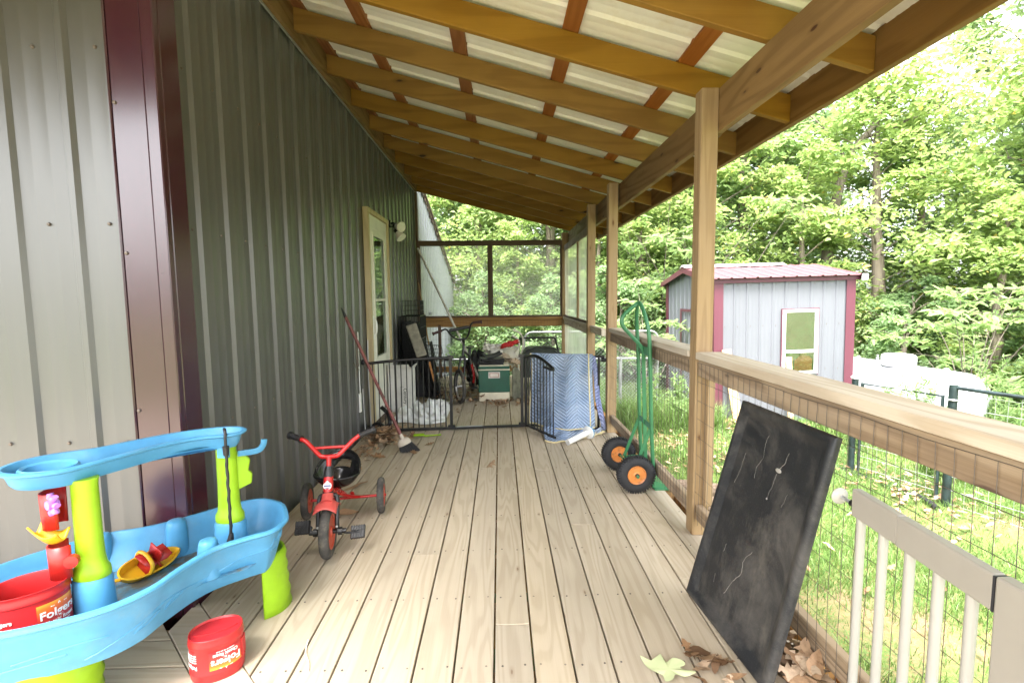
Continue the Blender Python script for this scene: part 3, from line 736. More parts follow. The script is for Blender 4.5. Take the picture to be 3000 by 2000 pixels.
# ------------------------------------------------------------------ vegetation
def leaf_mat(name, c1, c2, c3=None, tr=.55):
    t = NT(name); a = t.attr()
    stops = [(0,c1),(.75,c2)] + ([(.93,c2),(1.0,c3)] if c3 else [])
    col = t.ramp(a, stops)
    n = t.noise(t.coord(), .45, 3, .5)
    hs = t.n('ShaderNodeHueSaturation'); t.l(col, hs.inputs['Color']); t.l(t.math('MULTIPLY_ADD', n, .9, .55), hs.inputs['Value'])
    p = t.n('ShaderNodeBsdfPrincipled'); t.l(hs.outputs[0], p.inputs['Base Color']); p.inputs['Roughness'].default_value = .45; p.inputs['Specular IOR Level'].default_value = .4
    tl = t.n('ShaderNodeBsdfTranslucent'); h2 = t.n('ShaderNodeHueSaturation'); t.l(hs.outputs[0], h2.inputs['Color']); h2.inputs['Value'].default_value = 1.35; h2.inputs['Hue'].default_value = .485
    t.l(h2.outputs[0], tl.inputs[0])
    mx = t.n('ShaderNodeMixShader'); mx.inputs[0].default_value = tr; t.l(p.outputs[0], mx.inputs[1]); t.l(tl.outputs[0], mx.inputs[2])
    t.l(mx.outputs[0], t.out.inputs[0]); return t.m
LEAFA = leaf_mat('leaf_mid_green', (.18,.29,.11),(.34,.45,.20),(.58,.46,.12))
LEAFB = leaf_mat('leaf_yellow_green', (.18,.29,.085),(.36,.46,.17),(.62,.48,.13))
LEAFC = leaf_mat('leaf_deep_green', (.15,.25,.11),(.29,.41,.20))
BARK = wood('tree_bark','Z',(.25,.21,.17),(.10,.08,.065), ring=5, rough=.9, var=.3)

def leaves(name, mat, C, S, rnd, parent, elong=1.9, up=.55, droop=.25, outc=None):
    """C (N,3) leaf base points, S (N) size. diamond leaves, 2 quads folded on the midrib"""
    N = len(C)
    nrm = NR.normal(size=(N,3)); nrm /= np.linalg.norm(nrm,axis=1)[:,None]
    nrm = nrm*(1-up)+np.array([0,0,1])*up; nrm /= np.linalg.norm(nrm,axis=1)[:,None]
    d = NR.normal(size=(N,3)); d[:,2] -= droop
    if outc is not None:
        o_ = C-outc; o_ /= (np.linalg.norm(o_,axis=1)[:,None]+1e-6); d += o_*1.0
    d -= nrm*np.sum(d*nrm,axis=1)[:,None]; d /= np.linalg.norm(d,axis=1)[:,None]
    sd_ = np.cross(d,nrm); L = S[:,None]; W = L/elong/2
    V = np.empty((N,6,3))
    V[:,0] = C; V[:,1] = C+d*L*.33+sd_*W+nrm*L*.05; V[:,2] = C+d*L*.72+sd_*W*.72+nrm*L*.04; V[:,3] = C+d*L*1.0-nrm*L*.08
    V[:,4] = C+d*L*.72-sd_*W*.72+nrm*L*.04; V[:,5] = C+d*L*.33-sd_*W+nrm*L*.05
    me = bpy.data.meshes.new(name); me.vertices.add(N*6); me.vertices.foreach_set('co', V.reshape(-1))
    me.loops.add(N*8); me.polygons.add(N*2)
    idx = (np.arange(N)*6)[:,None]+np.array([0,1,2,3,0,3,4,5])[None,:]
    me.loops.foreach_set('vertex_index', idx.reshape(-1).astype(np.int32))
    me.polygons.foreach_set('loop_start', (np.arange(N*2)*4).astype(np.int32))
    me.polygons.foreach_set('loop_total', np.full(N*2,4,dtype=np.int32))
    at = me.attributes.new('rnd','FLOAT','POINT'); at.data.foreach_set('value', np.repeat(rnd,6).astype(np.float32))
    me.materials.append(mat); me.update(calc_edges=True)
    o = bpy.data.objects.new(name, me); COL.objects.link(o)
    if parent is not None: o.parent = parent
    return o

def make_tree(name, mat, H, cr, base, nclump, nleaf, size, label, sparse=0, seed=1, cat='tree', group=None, bark=True, elong=1.9):
    rs = random.Random(seed)
    t = empty(name, (0,0,0), label, cat, group)
    mb = MB(); lean = (rs.uniform(-.4,.4), rs.uniform(-.4,.4))
    tp = [(lean[0]*(z/H)**1.5+rs.uniform(-.06,.06), lean[1]*(z/H)**1.5+rs.uniform(-.06,.06), z) for z in [H*.92*i/9 for i in range(10)]]
    r0 = .022*H+.03
    mb.tube(tp, [r0*(1-.86*i/9)+.006 for i in range(10)], 8, rnd=rs.random())
    cl = []
    for i in range(nclump):
        f = (i+.5)/nclump
        z = base + (H-base)*f**.9
        env = cr*(math.sin(PI*min(1,max(.06,(1-(z-base)/(H-base))*.95+.05)))**.55)*(.55+.45*(1-f))
        a = i*2.399+rs.uniform(-.5,.5); rad = env*math.sqrt(rs.uniform(.18,1.0))
        c = Vector((lean[0]*(z/H)**1.5+rad*math.cos(a), lean[1]*(z/H)**1.5+rad*math.sin(a), z+rs.uniform(-.3,.3)))
        cl.append((c, rs.uniform(.45,1.0)*cr*.30*(1.25-f*.5)))
        zt = max(base*.5, min(H*.85, c.z-rad*.55)); k = zt/(H*.92)*9; k0 = int(k); p = Vector(tp[min(k0,9)]).lerp(Vector(tp[min(k0+1,9)]), k-k0)
        if rs.random() < .8:
            mid = p.lerp(c,.5)+Vector((rs.uniform(-.15,.15),rs.uniform(-.15,.15),rs.uniform(0,.25)))
            rb_ = .010+.006*rad
            mb.tube(smooth_path([p,mid,c],3), [rb_*(1.3-1.0*j/6) for j in range(7)], 5, rnd=rs.random())
            for _ in range(2):
                e_ = c+Vector((rs.uniform(-1,1),rs.uniform(-1,1),rs.uniform(-.6,.8)))*cl[-1][1]
                mb.tube([mid.lerp(c,.5),e_], [rb_*.45,.003], 4)
    mb.build('trunk', BARK, t, smooth=60)
    per = nleaf//nclump; Cs=[]; Rn=[]; O=[]
    for c, r in cl:
        # leaf sprays: flat layered tiers inside the clump
        nt = 7; n1 = per//nt
        for q in range(nt):
            a = NR.uniform(0,2*PI); tc = np.array(c)+np.array([math.cos(a),math.sin(a),0])*r*NR.uniform(.1,.9)+np.array([0,0,NR.uniform(-.8,.8)*r])
            g = NR.normal(size=(n1,3))*np.array([.46,.46,.15])*r
            g[:,2] -= .25*(g[:,0]**2+g[:,1]**2)/r
            Cs.append(tc+g); O.append(np.tile(tc-np.array([0,0,.3*r]),(n1,1)))
            Rn.append(np.clip(NR.uniform(0,.55)+NR.uniform(0,.45,n1)*NR.uniform(0,1,n1)+ (NR.uniform(size=n1)>.985)*.5,0,1))
    C = np.concatenate(Cs); Rn = np.concatenate(Rn); O = np.concatenate(O)
    leaves('crown', mat, C, size*NR.uniform(.6,1.25,len(C)), Rn, t, outc=O, elong=elong)
    return t
def place(t, x, y, s, rz, z=None, label=None):
    t.location = (x,y,(gz(x,y) if z is None else z)); t.scale = (s,s,s*R.uniform(.95,1.1)); t.rotation_euler = (0,0,rz)
    if label: t['label'] = label
kinds = [
 make_tree('broadleaf_tree', LEAFA, 9.5, 2.7, .6, 46, 17000, .17, 'x', seed=3),
 make_tree('broadleaf_tree', LEAFB, 8.5, 2.5, .4, 42, 15000, .16, 'x', seed=8),
 make_tree('broadleaf_tree', LEAFC, 10.5, 2.9, .8, 48, 17000, .18, 'x', seed=21),
 make_tree('tall_tree', LEAFA, 15, 3.0, 5.0, 44, 14000, .20, 'x', seed=33),
 make_tree('sapling', LEAFB, 5.2, 1.6, .1, 26, 8000, .13, 'x', seed=40),
 make_tree('shrub', LEAFC, 3.0, 1.5, .0, 22, 7000, .12, 'x', seed=51),
]
TXT = [('mid green','broad full crown'),('yellow green','light airy crown'),('dark green','dense deep crown'),('grey barked','high thin crown'),('slender young','pale crown to the ground'),('bushy low','leafy mound')]
GRP = ['mid green trees at the wood edge','yellow green trees at the wood edge','dark green trees at the wood edge','tall trees of the wood behind','saplings at the wood edge','shrubs at the wood edge']
spots = [ # kind, x, y, scale
 # straight ahead, behind the far screen
 (1,-.6,15.6,.85),(0,1.6,15.2,.95),(1,3.6,16.2,1.0),(2,-2.6,18.0,1.1),(0,.4,19.0,1.15),(2,5.4,19.0,1.15),(4,.6,13.4,.8),(5,-.3,12.8,.9),(5,1.4,12.4,.9),(4,2.6,13.6,.9),(5,3.0,12.0,.85),(3,2.9,20,.95),(3,-1.2,21,.9),
 # centre right, left of the shed
 (4,4.0,13.6,1.05),(5,4.6,12.6,1.0),(1,5.8,14.2,.95),(0,7.6,15.4,1.05),(2,9.4,17.5,1.1),(5,6.4,12.4,.95),
 # behind the shed and tank
 (4,8.0,12.7,1.0),(1,9.9,12.6,.95),(0,11.8,13.6,.78),(5,9.4,11.2,.9),(2,13.6,14.8,.72),(4,10.6,10.2,.85),(5,11.2,9.2,.85),
 # right side
 (1,12.6,10.2,.95),(0,14.2,11.0,1.05),(4,11.6,8.2,.9),(1,13.4,7.6,.95),(2,16.2,8.8,1.1),(0,14.0,5.4,1.0),(5,10.8,6.7,.8),(1,15.0,3.0,1.0),(5,12.0,5.0,.9),(2,17,5.0,1.1),
 (3,9.9,17.0,1.0),(3,17.0,13.0,1.1),(3,18.5,8.2,1.05),(3,7.2,20.0,1.0),(2,20,16,1.2),(2,13.0,20.5,.8),(0,22,9,1.25),(2,7.4,22,1.2),(0,-6,20,1.1),(2,-9,24,1.2),(3,19.5,18.0,1.1),(1,18,4,1.1),(0,3.8,23.5,1.3),(2,-1,24,1.3),
]
spots.sort(key=lambda s:(s[2]**2+s[1]**2))
where = lambda x,y: ('seen through the far porch screen' if x < 3 and y > 10 else 'left of and behind the shed' if x < 6.5 and y > 10 else 'behind the shed and propane tank' if x < 11 and y > 8 else 'at the right edge of the yard' if y > 0 else 'behind the porch')
cnt = {}
seen = set()
ORD = ['nearest','second nearest','third','fourth','fifth','sixth','seventh','eighth','ninth','tenth','eleventh','twelfth']
for k,x,y,s in spots:
    t = kinds[k] if k not in seen else copy_tree(kinds[k])
    seen.add(k)
    key = (k, where(x,y)); n = cnt.get(key,0); cnt[key] = n+1
    place(t, x, y, s*R.uniform(.95,1.05), R.uniform(0,6.28), label='%s %s with %s, %s of its kind %s' % (ORD[n], 'shrub' if k==5 else 'sapling' if k==4 else 'tree', TXT[k][1], TXT[k][0], where(x,y)))
    t['label'] = '%s %s %s, %s' % (ORD[n], TXT[k][0], 'shrub' if k==5 else 'sapling' if k==4 else 'tree', where(x,y))
    t['group'] = GRP[k]

# bare grey limb seen against the sky
mb = MB()
lim = smooth_path([(8.8,13.4,-1),(8.9,13.3,2.2),(9.15,13.1,4.6),(9.7,12.9,5.6),(10.4,12.8,6.9)],5)
mb.tube(lim,[.17*(1-.75*i/(len(lim)-1)) for i in range(len(lim))],9,rnd=.3)
for p,q,r in (((9.5,12.95,5.3),(12.4,12.6,6.1),.05),((9.2,13.1,4.8),(7.9,13.2,6.2),.045),((9.7,12.9,5.6),(11.0,12.5,5.0),.03),((10.2,12.85,6.5),(9.4,12.9,7.8),.03),((11.2,12.75,5.75),(11.6,12.7,7.0),.02)):
    p,q = Vector(p),Vector(q); mb.tube(smooth_path([p,p.lerp(q,.5)+Vector((0,0,.15)),q],4),[r*(1-.8*i/8) for i in range(9)],6)
dt = empty('bare_tree',(8.8,13.4,-1),'grey half bare tree with crooked limb against the sky above the shed','tree')
mb.build('trunk', BARK, dt, smooth=60)
C = NR.normal(size=(1500,3))*np.array([1.2,.5,.7])+np.array([11.2,12.7,6.6]); leaves('crown', LEAFB, C, NR.uniform(.1,.17,1500), NR.uniform(.3,1,1500), dt)
for ch in dt.children:
    if ch.name.startswith('crown'): ch.location = -dt.location

# pinnate sprays of a near shrub in front of the trees (drooping long leaves)
def spray_plant(x, y, z, h, n, sprays, L, mat, label, name='sumac_shrub'):
    r = empty(name,(x,y,z),label,'shrub','broad leaved shrubs beside the yard')
    mb = MB(); Cs=[];Rn=[];O=[]
    for i in range(n):
        a = R.uniform(0,2*PI); top = Vector((x+math.cos(a)*h*R.uniform(.1,.55), y+math.sin(a)*h*R.uniform(.1,.55), z+h*R.uniform(.35,1)))
        mb.tube(smooth_path([(x,y,z),Vector((x,y,z)).lerp(top,.5)+Vector((0,0,.1*h)),top],4),[.014*(1-.7*j/8) for j in range(9)],5)
        for k in range(sprays):
            b = R.uniform(0,2*PI); e_ = top+Vector((math.cos(b),math.sin(b),R.uniform(-.35,.2)))*L*3
            mb.tube([top,top.lerp(e_,.5)+Vector((0,0,.05)),e_],[.005,.004,.002],4)
            for q in range(7):
                pp = top.lerp(e_,.25+.75*q/6)
                for sgn in (0,1): Cs.append(tuple(pp)); O.append(tuple(pp-(e_-top)*.25+Vector((0,0,.1))+ (e_-top).cross(Vector((0,0,1)))*(.5 if sgn else -.5)))
                rr_ = R.uniform(.2,.8); Rn += [rr_,rr_]
    mb.build('stems', BARK, r)
    C = np.array(Cs)-np.array([x,y,z]); leaves('foliage', mat, C, L*NR.uniform(.8,1.2,len(C)), np.array(Rn), r, elong=2.6, up=.6, outc=np.array(O)-np.array([x,y,z]), droop=.2)
LEAFD = leaf_mat('leaf_fresh_green', (.16,.27,.10),(.30,.42,.17))
spray_plant(8.8,8.9,-1.2,2.6,12,5,.20,LEAFD,'shrub with long drooping leaves just behind the propane tank')
spray_plant(3.2,10.4,-1.0,2.9,10,5,.17,LEAFD,'shrub with drooping pale leaves left of the shed')
spray_plant(5.2,12.3,-1.0,4.6,13,5,.20,LEAFD,'tall shrub with drooping leaves rising above the shed roof')
spray_plant(4.2,12.9,-1.0,5.2,14,5,.20,LEAFD,'tall shrub with silvery drooping leaves left of the shed roof')
# feathery weeds
def weed(x, y, h, label, n=9):
    r = empty('tall_weed',(x,y,gz(x,y)),label,'weed','tall feathery weeds by the fence and tank')
    mb = MB(); Cs=[];Rn=[]
    for i in range(n):
        a = R.uniform(0,2*PI); sp_ = R.uniform(.05,.35)*h; hh = h*R.uniform(.6,1)
        p = [Vector((x+math.cos(a)*sp_*(j/5)**1.5+R.uniform(-.01,.01), y+math.sin(a)*sp_*(j/5)**1.5, gz(x,y)+hh*j/5)) for j in range(6)]
        mb.tube(p,[.006,.005,.005,.004,.003,.002],4)
        for j in range(60):
            f = R.uniform(.12,1); k=f*5; k0=min(4,int(k)); q = p[k0].lerp(p[k0+1],k-k0); Cs.append((q.x-x,q.y-y,q.z-gz(x,y))); Rn.append(R.uniform(.2,.9))
    mb.build('stems', LEAFD, r); leaves('foliage', LEAFD, np.array(Cs), NR.uniform(.06,.12,len(Cs)), np.array(Rn), r, elong=4.5, up=.3, droop=-.3)
WL = ['in front of the left part of the propane tank','before the middle of the propane tank','at the right end of the propane tank','against the trees at the right edge of the picture','beside the fence post by the tank','between the railing and the tank','just left of the shed door side','next to the chain link fence left of the shed','low in the corner of shed and fence','behind the yard gate','close to the black fence rail on the right','tallest, right of the tank dome']
WP = [(5.75,7.1,1.15),(6.3,7.0,1.25),(7.4,6.9,1.1),(7.9,6.6,1.75),(5.4,5.8,.75),(5.9,6.3,.85),(3.3,8.8,1.0),(2.6,8.6,.95),(3.1,8.2,.7),(5.1,6.8,.8),(6.6,5.4,.9),(7.9,7.6,1.9)]
for (x,y,h),l in zip(WP,WL): weed(x,y,h,'feathery green weed %s' % l)

# grass
def blades(name, X0_,X1_,Y0_,Y1_,N,h,wd,label,mask=None,mat=None,kind='stuff'):
    x = NR.uniform(X0_,X1_,N); y = NR.uniform(Y0_,Y1_,N)
    pat = np.sin(x*2.1+1.3*np.sin(y*1.7))+np.sin(y*2.7+x*1.1)+NR.normal(size=N)*.7
    keep = pat > -1.1
    if mask is not None: keep &= mask(x,y)
    x=x[keep]; y=y[keep]; n=len(x)
    z = np.array([gz(a,b) for a,b in zip(x,y)])
    a = NR.uniform(0,2*PI,n); dx,dy=np.cos(a),np.sin(a); hh = h*NR.uniform(.4,1.25,n); ln = hh*NR.uniform(.2,1.0,n); b=NR.uniform(0,2*PI,n)
    lx,ly = np.cos(b)*ln, np.sin(b)*ln
    V = np.empty((n,5,3)); w2 = wd*NR.uniform(.6,1.3,n)/2
    V[:,0]=np.stack([x-dx*w2,y-dy*w2,z],1); V[:,1]=np.stack([x+dx*w2,y+dy*w2,z],1)
    V[:,2]=np.stack([x+dx*w2*.8+lx*.4,y+dy*w2*.8+ly*.4,z+hh*.65],1); V[:,3]=np.stack([x-dx*w2*.8+lx*.4,y-dy*w2*.8+ly*.4,z+hh*.65],1)
    V[:,4]=np.stack([x+lx,y+ly,z+hh*.95],1)
    me = bpy.data.meshes.new(name); me.vertices.add(n*5); me.vertices.foreach_set('co',V.reshape(-1)); me.loops.add(n*7); me.polygons.add(n*2)
    idx=(np.arange(n)*5)[:,None]+np.array([0,1,2,3,3,2,4])[None,:]; me.loops.foreach_set('vertex_index',idx.reshape(-1).astype(np.int32))
    ls=np.stack([np.arange(n)*7,np.arange(n)*7+4],1).reshape(-1); lt=np.tile([4,3],n)
    me.polygons.foreach_set('loop_start',ls.astype(np.int32)); me.polygons.foreach_set('loop_total',lt.astype(np.int32))
    at=me.attributes.new('rnd','FLOAT','POINT'); at.data.foreach_set('value',np.repeat(NR.uniform(0,1,n),5).astype(np.float32))
    me.materials.append(mat); me.update(calc_edges=True)
    o=bpy.data.objects.new(name,me); COL.objects.link(o); tag(o,label,'grass',kind=kind); return o
GRASSM = leaf_mat('grass_blades',(.08,.16,.035),(.18,.29,.08),(.34,.29,.16),tr=.35)
noShed = lambda x,y: ~((x>3.8)&(x<6.35)&(y>8.55)&(y<11.2))
blades('grass',1.25,8,.2,7,190000,.075,.006,'short bright lawn grass beyond the railing',noShed,GRASSM)
blades('grass',1.25,12,6.5,14,60000,.16,.012,'longer rough grass at the back of the yard',noShed,GRASSM)
blades('grass',5.2,11,1.5,8.5,30000,.38,.013,'knee high grass around the propane tank',lambda x,y:(x>5.4+.0*y)&(((x-1.0)*1.0+y*.5)>7.3),GRASSM)
blades('grass',-2,3.6,8.6,13,30000,.35,.012,'tall grass along the chain link fence',None,GRASSM)
blades('grass',2.0,3.75,7.9,8.9,6000,.45,.01,'tall weeds of grass at the shed side',None,GRASSM)

# dead leaves
DLEAF = NT('dead_leaf'); t = DLEAF; a = t.attr(); cc = t.ramp(a,[(0,(.11,.06,.03)),(.35,(.26,.145,.07)),(.7,(.40,.25,.14)),(1,(.50,.37,.25))])
n = t.noise(t.coord(),60,3,.6); cc = t.mix(t.ramp(n,[(.45,0),(.7,.4)]),cc,(.10,.05,.025)); t.bsdf(cc,.6,0,t.bump(n,.4,.002)); DLEAF = t.m
OAK = [(0,0),(.05,.03),(.10,.16),(.17,.08),(.27,.10),(.33,.30),(.42,.16),(.52,.14),(.60,.30),(.68,.13),(.80,.14),(.9,.07),(1,0)]
LAN = [(0,0),(.15,.13),(.4,.21),(.7,.14),(1,0)]
def dead_leaf(mb, x, y, z, s, kind=None, flat=.0, rnd=None):
    prof = kind or (OAK if R.random() < .55 else LAN)
    curl = R.uniform(-.5,.9)*(1-flat); roll = R.uniform(-.9,.9)*(1-flat); tw = R.uniform(-.5,.5)*(1-flat)
    M = rotM((x,y,z),R.uniform(-.45,.45)*(1-flat)+(PI if R.random()<.3 and flat<.5 else 0),R.uniform(-.45,.45)*(1-flat),R.uniform(0,6.28))
    vs=[];fs=[];n=len(prof)
    for i,(u,w_) in enumerate(prof):
        for v in (-1,0,1):
            yy=v*w_; zz=curl*(u-.5)**2*.7+roll*(yy**2)*2.2+tw*(u-.5)*yy+(.03*abs(v)*math.sin(u*30))
            vs.append(((u-.5)*s,yy*s,zz*s))
    for i in range(n-1):
        b=i*3
        fs += [(b,b+1,b+4,b+3),(b+1,b+2,b+5,b+4)]
    mb.add(vs,fs,R.random() if rnd is None else rnd,M)
def leaf_pile(N, fx, label, s0=.07, s1=.13, mat=None):
    mb = MB()
    for i in range(N):
        x,y,z = fx(); dead_leaf(mb,x,y,z,R.uniform(s0,s1))
    o = mb.build('leaf_litter', mat or DLEAF, smooth=60); tag(o,label,'leaf litter',kind='stuff'); return o
def gauss(cx,cy,sx,sy,hz,x0=-1.3,x1=1.0):
    def f():
        x=R.gauss(cx,sx); y=R.gauss(cy,sy); d=((x-cx)/(2.5*sx))**2+((y-cy)/(2.5*sy))**2
        return min(x1,max(x0,x)),y,.012+max(0,1-d)*hz*R.random()
    return f
leaf_pile(60, gauss(1.0,1.52,.05,.13,.10,.86,1.19), 'pile of brown oak leaves behind the bottom of the black mat', .09,.15)
leaf_pile(16, gauss(.74,1.60,.05,.05,.03,.60,.84), 'curled brown leaves at the front corner of the black mat', .06,.10)
leaf_pile(130, gauss(-1.10,4.60,.10,.17,.05,-1.28,-.7), 'drift of dry brown leaves by the broom and wall', .06,.12)
leaf_pile(110, gauss(-1.18,4.05,.06,.25,.02,-1.29,-.95), 'fine brown leaf crumbs along the wall base', .03,.06)
leaf_pile(160, gauss(-.50,6.35,.20,.28,.16,-.95,-.02), 'heap of brown leaves behind the bicycle', .05,.10)
leaf_pile(110, gauss(.10,6.05,.22,.10,.03,-.2,.7), 'scatter of brown leaves in front of the cooler', .05,.10)
leaf_pile(260, lambda:(lambda x,y:(x,y,gz(x,y)+.02+R.random()*.12))(R.gauss(4.15,.35),R.gauss(8.3,.22)), 'mound of dead leaves at the shed corner', .08,.14)
leaf_pile(240, lambda:(lambda x,y:(x,y,gz(x,y)+.05+R.random()*.02))(R.uniform(1.4,8),R.uniform(.8,8.4)), 'fallen leaves scattered over the lawn', .06,.12)
leaf_pile(380, lambda:(lambda x,y:(x,y,gz(x,y)+.03+R.random()*.04))(R.gauss(3.1,.7),R.gauss(6.9,.6)), 'leaf covered patch of lawn left of the shed', .07,.12)
leaf_pile(200, lambda:(lambda x,y:(x,y,gz(x,y)+.03+R.random()*.04))(4.55+R.gauss(0,.3),R.gauss(5.3,.5)), 'dead leaves along the bottom of the gate', .06,.11)
def single(x,y,s,label,rnd=.5,kind=None):
    mb=MB(); dead_leaf(mb,x,y,.012,s,kind=kind,flat=.35,rnd=rnd); tag(mb.build('dry_leaf',DLEAF,smooth=60),label,'leaf','single dry leaves on the deck')
single(-.09,3.73,.15,'curled pale brown leaf in the middle of the deck',.8)
single(-.64,4.31,.09,'small dark leaf on the deck just past the broom',.3)
single(-1.02,3.98,.14,'brown leaf on the boards left of the broom',.4,OAK)
single(-.74,4.08,.12,'brown leaf touching the broom bristles',.5)
single(-1.03,3.35,.20,'long thin dry leaf behind the tricycle seat',.6,LAN)
single(-.95,2.92,.15,'thin leaf under the tricycle axle',.6,LAN)
GL = plain('pale_green_leaf',(.50,.55,.30),.5,vary=.1)
mb=MB(); M=rotM((.575,1.585,.012),.1,-.12,-.35)
pts=[(-.10,.035),(-.07,.022),(-.045,.045),(-.03,.062),(-.012,.036),(.01,.050),(.045,.046),(.052,.030),(.035,.016),(.065,.006),(.088,-.012),(.05,-.020),(.02,-.018),(.012,-.040),(-.012,-.048),(-.022,-.022),(-.05,-.018),(-.075,-.004)]
pts=[(p.x,p.y) for p in smooth_path([(a,b,0) for a,b in pts],3,True)]
mb.add([(x,y,1.6*(x*x+y*y)+.003*math.sin(x*90)) for x,y in pts]+[(-.005,.005,.002)],[(i,(i+1)%len(pts),len(pts)) for i in range(len(pts))],0,M); tag(mb.build('green_leaf',GL,smooth=60),'pale green lobed leaf on the deck in the foreground','leaf')
mb=MB(); mb.tube(smooth_path([(-.752,1.80,.006),(-.735,1.73,.007),(-.705,1.68,.006),(-.69,1.64,.006)],5),.0022,5); tag(mb.build('twist_tie',WHITEV),'short white bent wire lying on the deck by the red can','wire')
# ------------------------------------------------------------------ lettering
def text_geo(s, size, extrude=0.0004, bold=0.0):
    cu = bpy.data.curves.new('t','FONT'); cu.body = s; cu.size = size; cu.extrude = extrude; cu.offset = bold; cu.align_x = 'CENTER'; cu.resolution_u = 3
    ob = bpy.data.objects.new('t',cu); COL.objects.link(ob)
    dg = bpy.context.evaluated_depsgraph_get(); me = ob.evaluated_get(dg).to_mesh()
    V = [tuple(v.co) for v in me.vertices]; F = [tuple(p.vertices) for p in me.polygons]
    ob.evaluated_get(dg).to_mesh_clear(); bpy.data.objects.remove(ob); bpy.data.curves.remove(cu)
    return V, F
def put_text(mb, s, size, fn, bold=0.0, dy=0.0, dx=0.0):
    V, F = text_geo(s, size, bold=bold)
    mb.add([fn(x+dx, y+dy, z) for x,y,z in V], F)

# ------------------------------------------------------------------ water table
BLUE = plain('blue_plastic',(.075,.285,.50),.40,vary=.09,scale=9,spec=.4,bump=.08,bscale=90,dirt=((.16,.28,.36),.4,7,.56))
LIME = plain('lime_plastic',(.27,.48,.012),.42,vary=.09,scale=9,spec=.4,bump=.06,dirt=((.30,.38,.10),.35,8,.58))
REDP = plain('red_plastic',(.45,.018,.014),.38,vary=.08)
YELP = plain('yellow_plastic',(.72,.40,.015),.4,vary=.06)
PURP = plain('purple_plastic',(.45,.17,.62),.4,vary=.06)
def loft(mb, outline, levels, cap_top=False, cap_bot=True, bumps=None):
    P = [Vector((p[0],p[1])) for p in outline]; n = len(P)
    area = sum(P[i].x*P[(i+1)%n].y-P[(i+1)%n].x*P[i].y for i in range(n))
    N = []
    for i in range(n):
        t_ = (P[(i+1)%n]-P[i-1]).normalized(); nn = Vector((t_.y,-t_.x)) if area > 0 else Vector((-t_.y,t_.x)); N.append(nn)
    b = len(mb.v)
    for ins, z in levels:
        for i in range(n):
            q = P[i]-N[i]*ins; mb.v.append((q.x,q.y,z)); mb.r.append(0)
    for k in range(len(levels)-1):
        for i in range(n): mb.f.append((b+k*n+i,b+k*n+(i+1)%n,b+(k+1)*n+(i+1)%n,b+(k+1)*n+i))
    for k,do in ((0,cap_bot),(len(levels)-1,cap_top)):
        if do:
            c = sum((Vector(mb.v[b+k*n+i]) for i in range(n)),Vector())/n; mb.v.append(tuple(c)); mb.r.append(0); ci = len(mb.v)-1
            for i in range(n): mb.f.append((b+k*n+i,b+k*n+(i+1)%n,ci))
    return mb
tbl = empty('water_table', (-1.35,1.75,0), 'blue and lime green plastic toy water table with raised upper tray', 'water table')
base_o = [(-.905,2.03),(-.98,2.15),(-1.10,2.205),(-1.21,2.15),(-1.33,2.025),(-1.43,1.945),(-1.55,1.895),(-1.66,1.79),(-1.75,1.66),(-1.80,1.50),(-1.77,1.36),(-1.66,1.27),(-1.52,1.265),(-1.38,1.295),(-1.26,1.345),(-1.165,1.41),(-1.105,1.51),(-1.085,1.63),(-1.05,1.745),(-.975,1.82),(-.90,1.88),(-.885,1.96)]
ol = [(p.x,p.y) for p in smooth_path([(x,y,0) for x,y in base_o],6,True)]
mb = MB()
loft(mb, ol, [(.10,.205),(.075,.212),(.060,.24),(.032,.33),(.026,.365),(.020,.372),(.016,.385),(.004,.392),(-.002,.398),(.0,.405),(.008,.409),(.016,.408),(.022,.40),(.028,.37),(.060,.29),(.078,.275),(.10,.272)], cap_top=True, cap_bot=True)
mb.build('basin', BLUE, tbl, smooth=40)
# post sockets, sea wave ribs and corner towers of the basin
mb = MB()
P1 = Vector((-1.338,1.563,0)); P2 = Vector((-1.105,1.955,0))
for p,r in ((P1,.048),(P2,.050)):
    mb = MB(); mb.lathe([(r*1.22,.27),(r*1.12,.35),(r*1.08,.412),(r*1.0,.42),(r*.9,.421)], Matrix.Translation(p), 28, sx=1.1, sy=.9); mb.build('post_socket', BLUE, tbl, smooth=40)
for p,r,z0 in (((-1.335,1.972,0),.034,.275),((-1.105,1.798,0),.032,.275),((-1.545,1.865,0),.024,.275)):
    mb = MB(); mb.lathe([(r*1.25,z0),(r*1.1,.38),(r*1.0,.404),(r*.85,.415),(r*.5,.419),(.001,.420)], Matrix.Translation(p), 24); mb.build('rim_tower', BLUE, tbl, smooth=50)
mb = MB()
def on_wall(u, z):     # point on the front outer wall
    n = len(ol); i = int(u) % n; P = Vector(ol[i]); Q = Vector(ol[(i+1)%n]); p = P.lerp(Q,u-int(u)); t_ = (Q-P).normalized(); nn = Vector((t_.y,-t_.x))
    area = sum(ol[k][0]*ol[(k+1)%n][1]-ol[(k+1)%n][0]*ol[k][1] for k in range(n))
    if area < 0: nn = -nn
    ins = .060-(z-.24)/(.09)*.028 if z < .33 else .032-(z-.33)/.035*.006
    q = p-nn*(ins+.0005); return (q.x,q.y,z)
waves = [ [(86,.24),(90,.262),(94,.285),(99,.31),(104,.30),(108,.288),(113,.315),(120,.325)],
          [(78,.285),(82,.30),(86,.306),(90,.30)], [(76,.262),(80,.275),(84,.28)], [(94,.262),(97,.275),(99,.29),(97.5,.297),(95.5,.285),(94,.262)],
          [(100,.275),(102,.288),(103.4,.30),(102,.302),(100,.285)],
          [(121,.33),(123,.352),(124.5,.335),(126,.362),(128,.335),(130,.355),(130.8,.33)],[(121.5,.318),(123,.305),(125,.308)]]
for w_ in waves: mb.tube([on_wall(u,z) for u,z in [(p.x,p.y) for p in smooth_path([(a,b,0) for a,b in w_],6)]], .0034, 6)
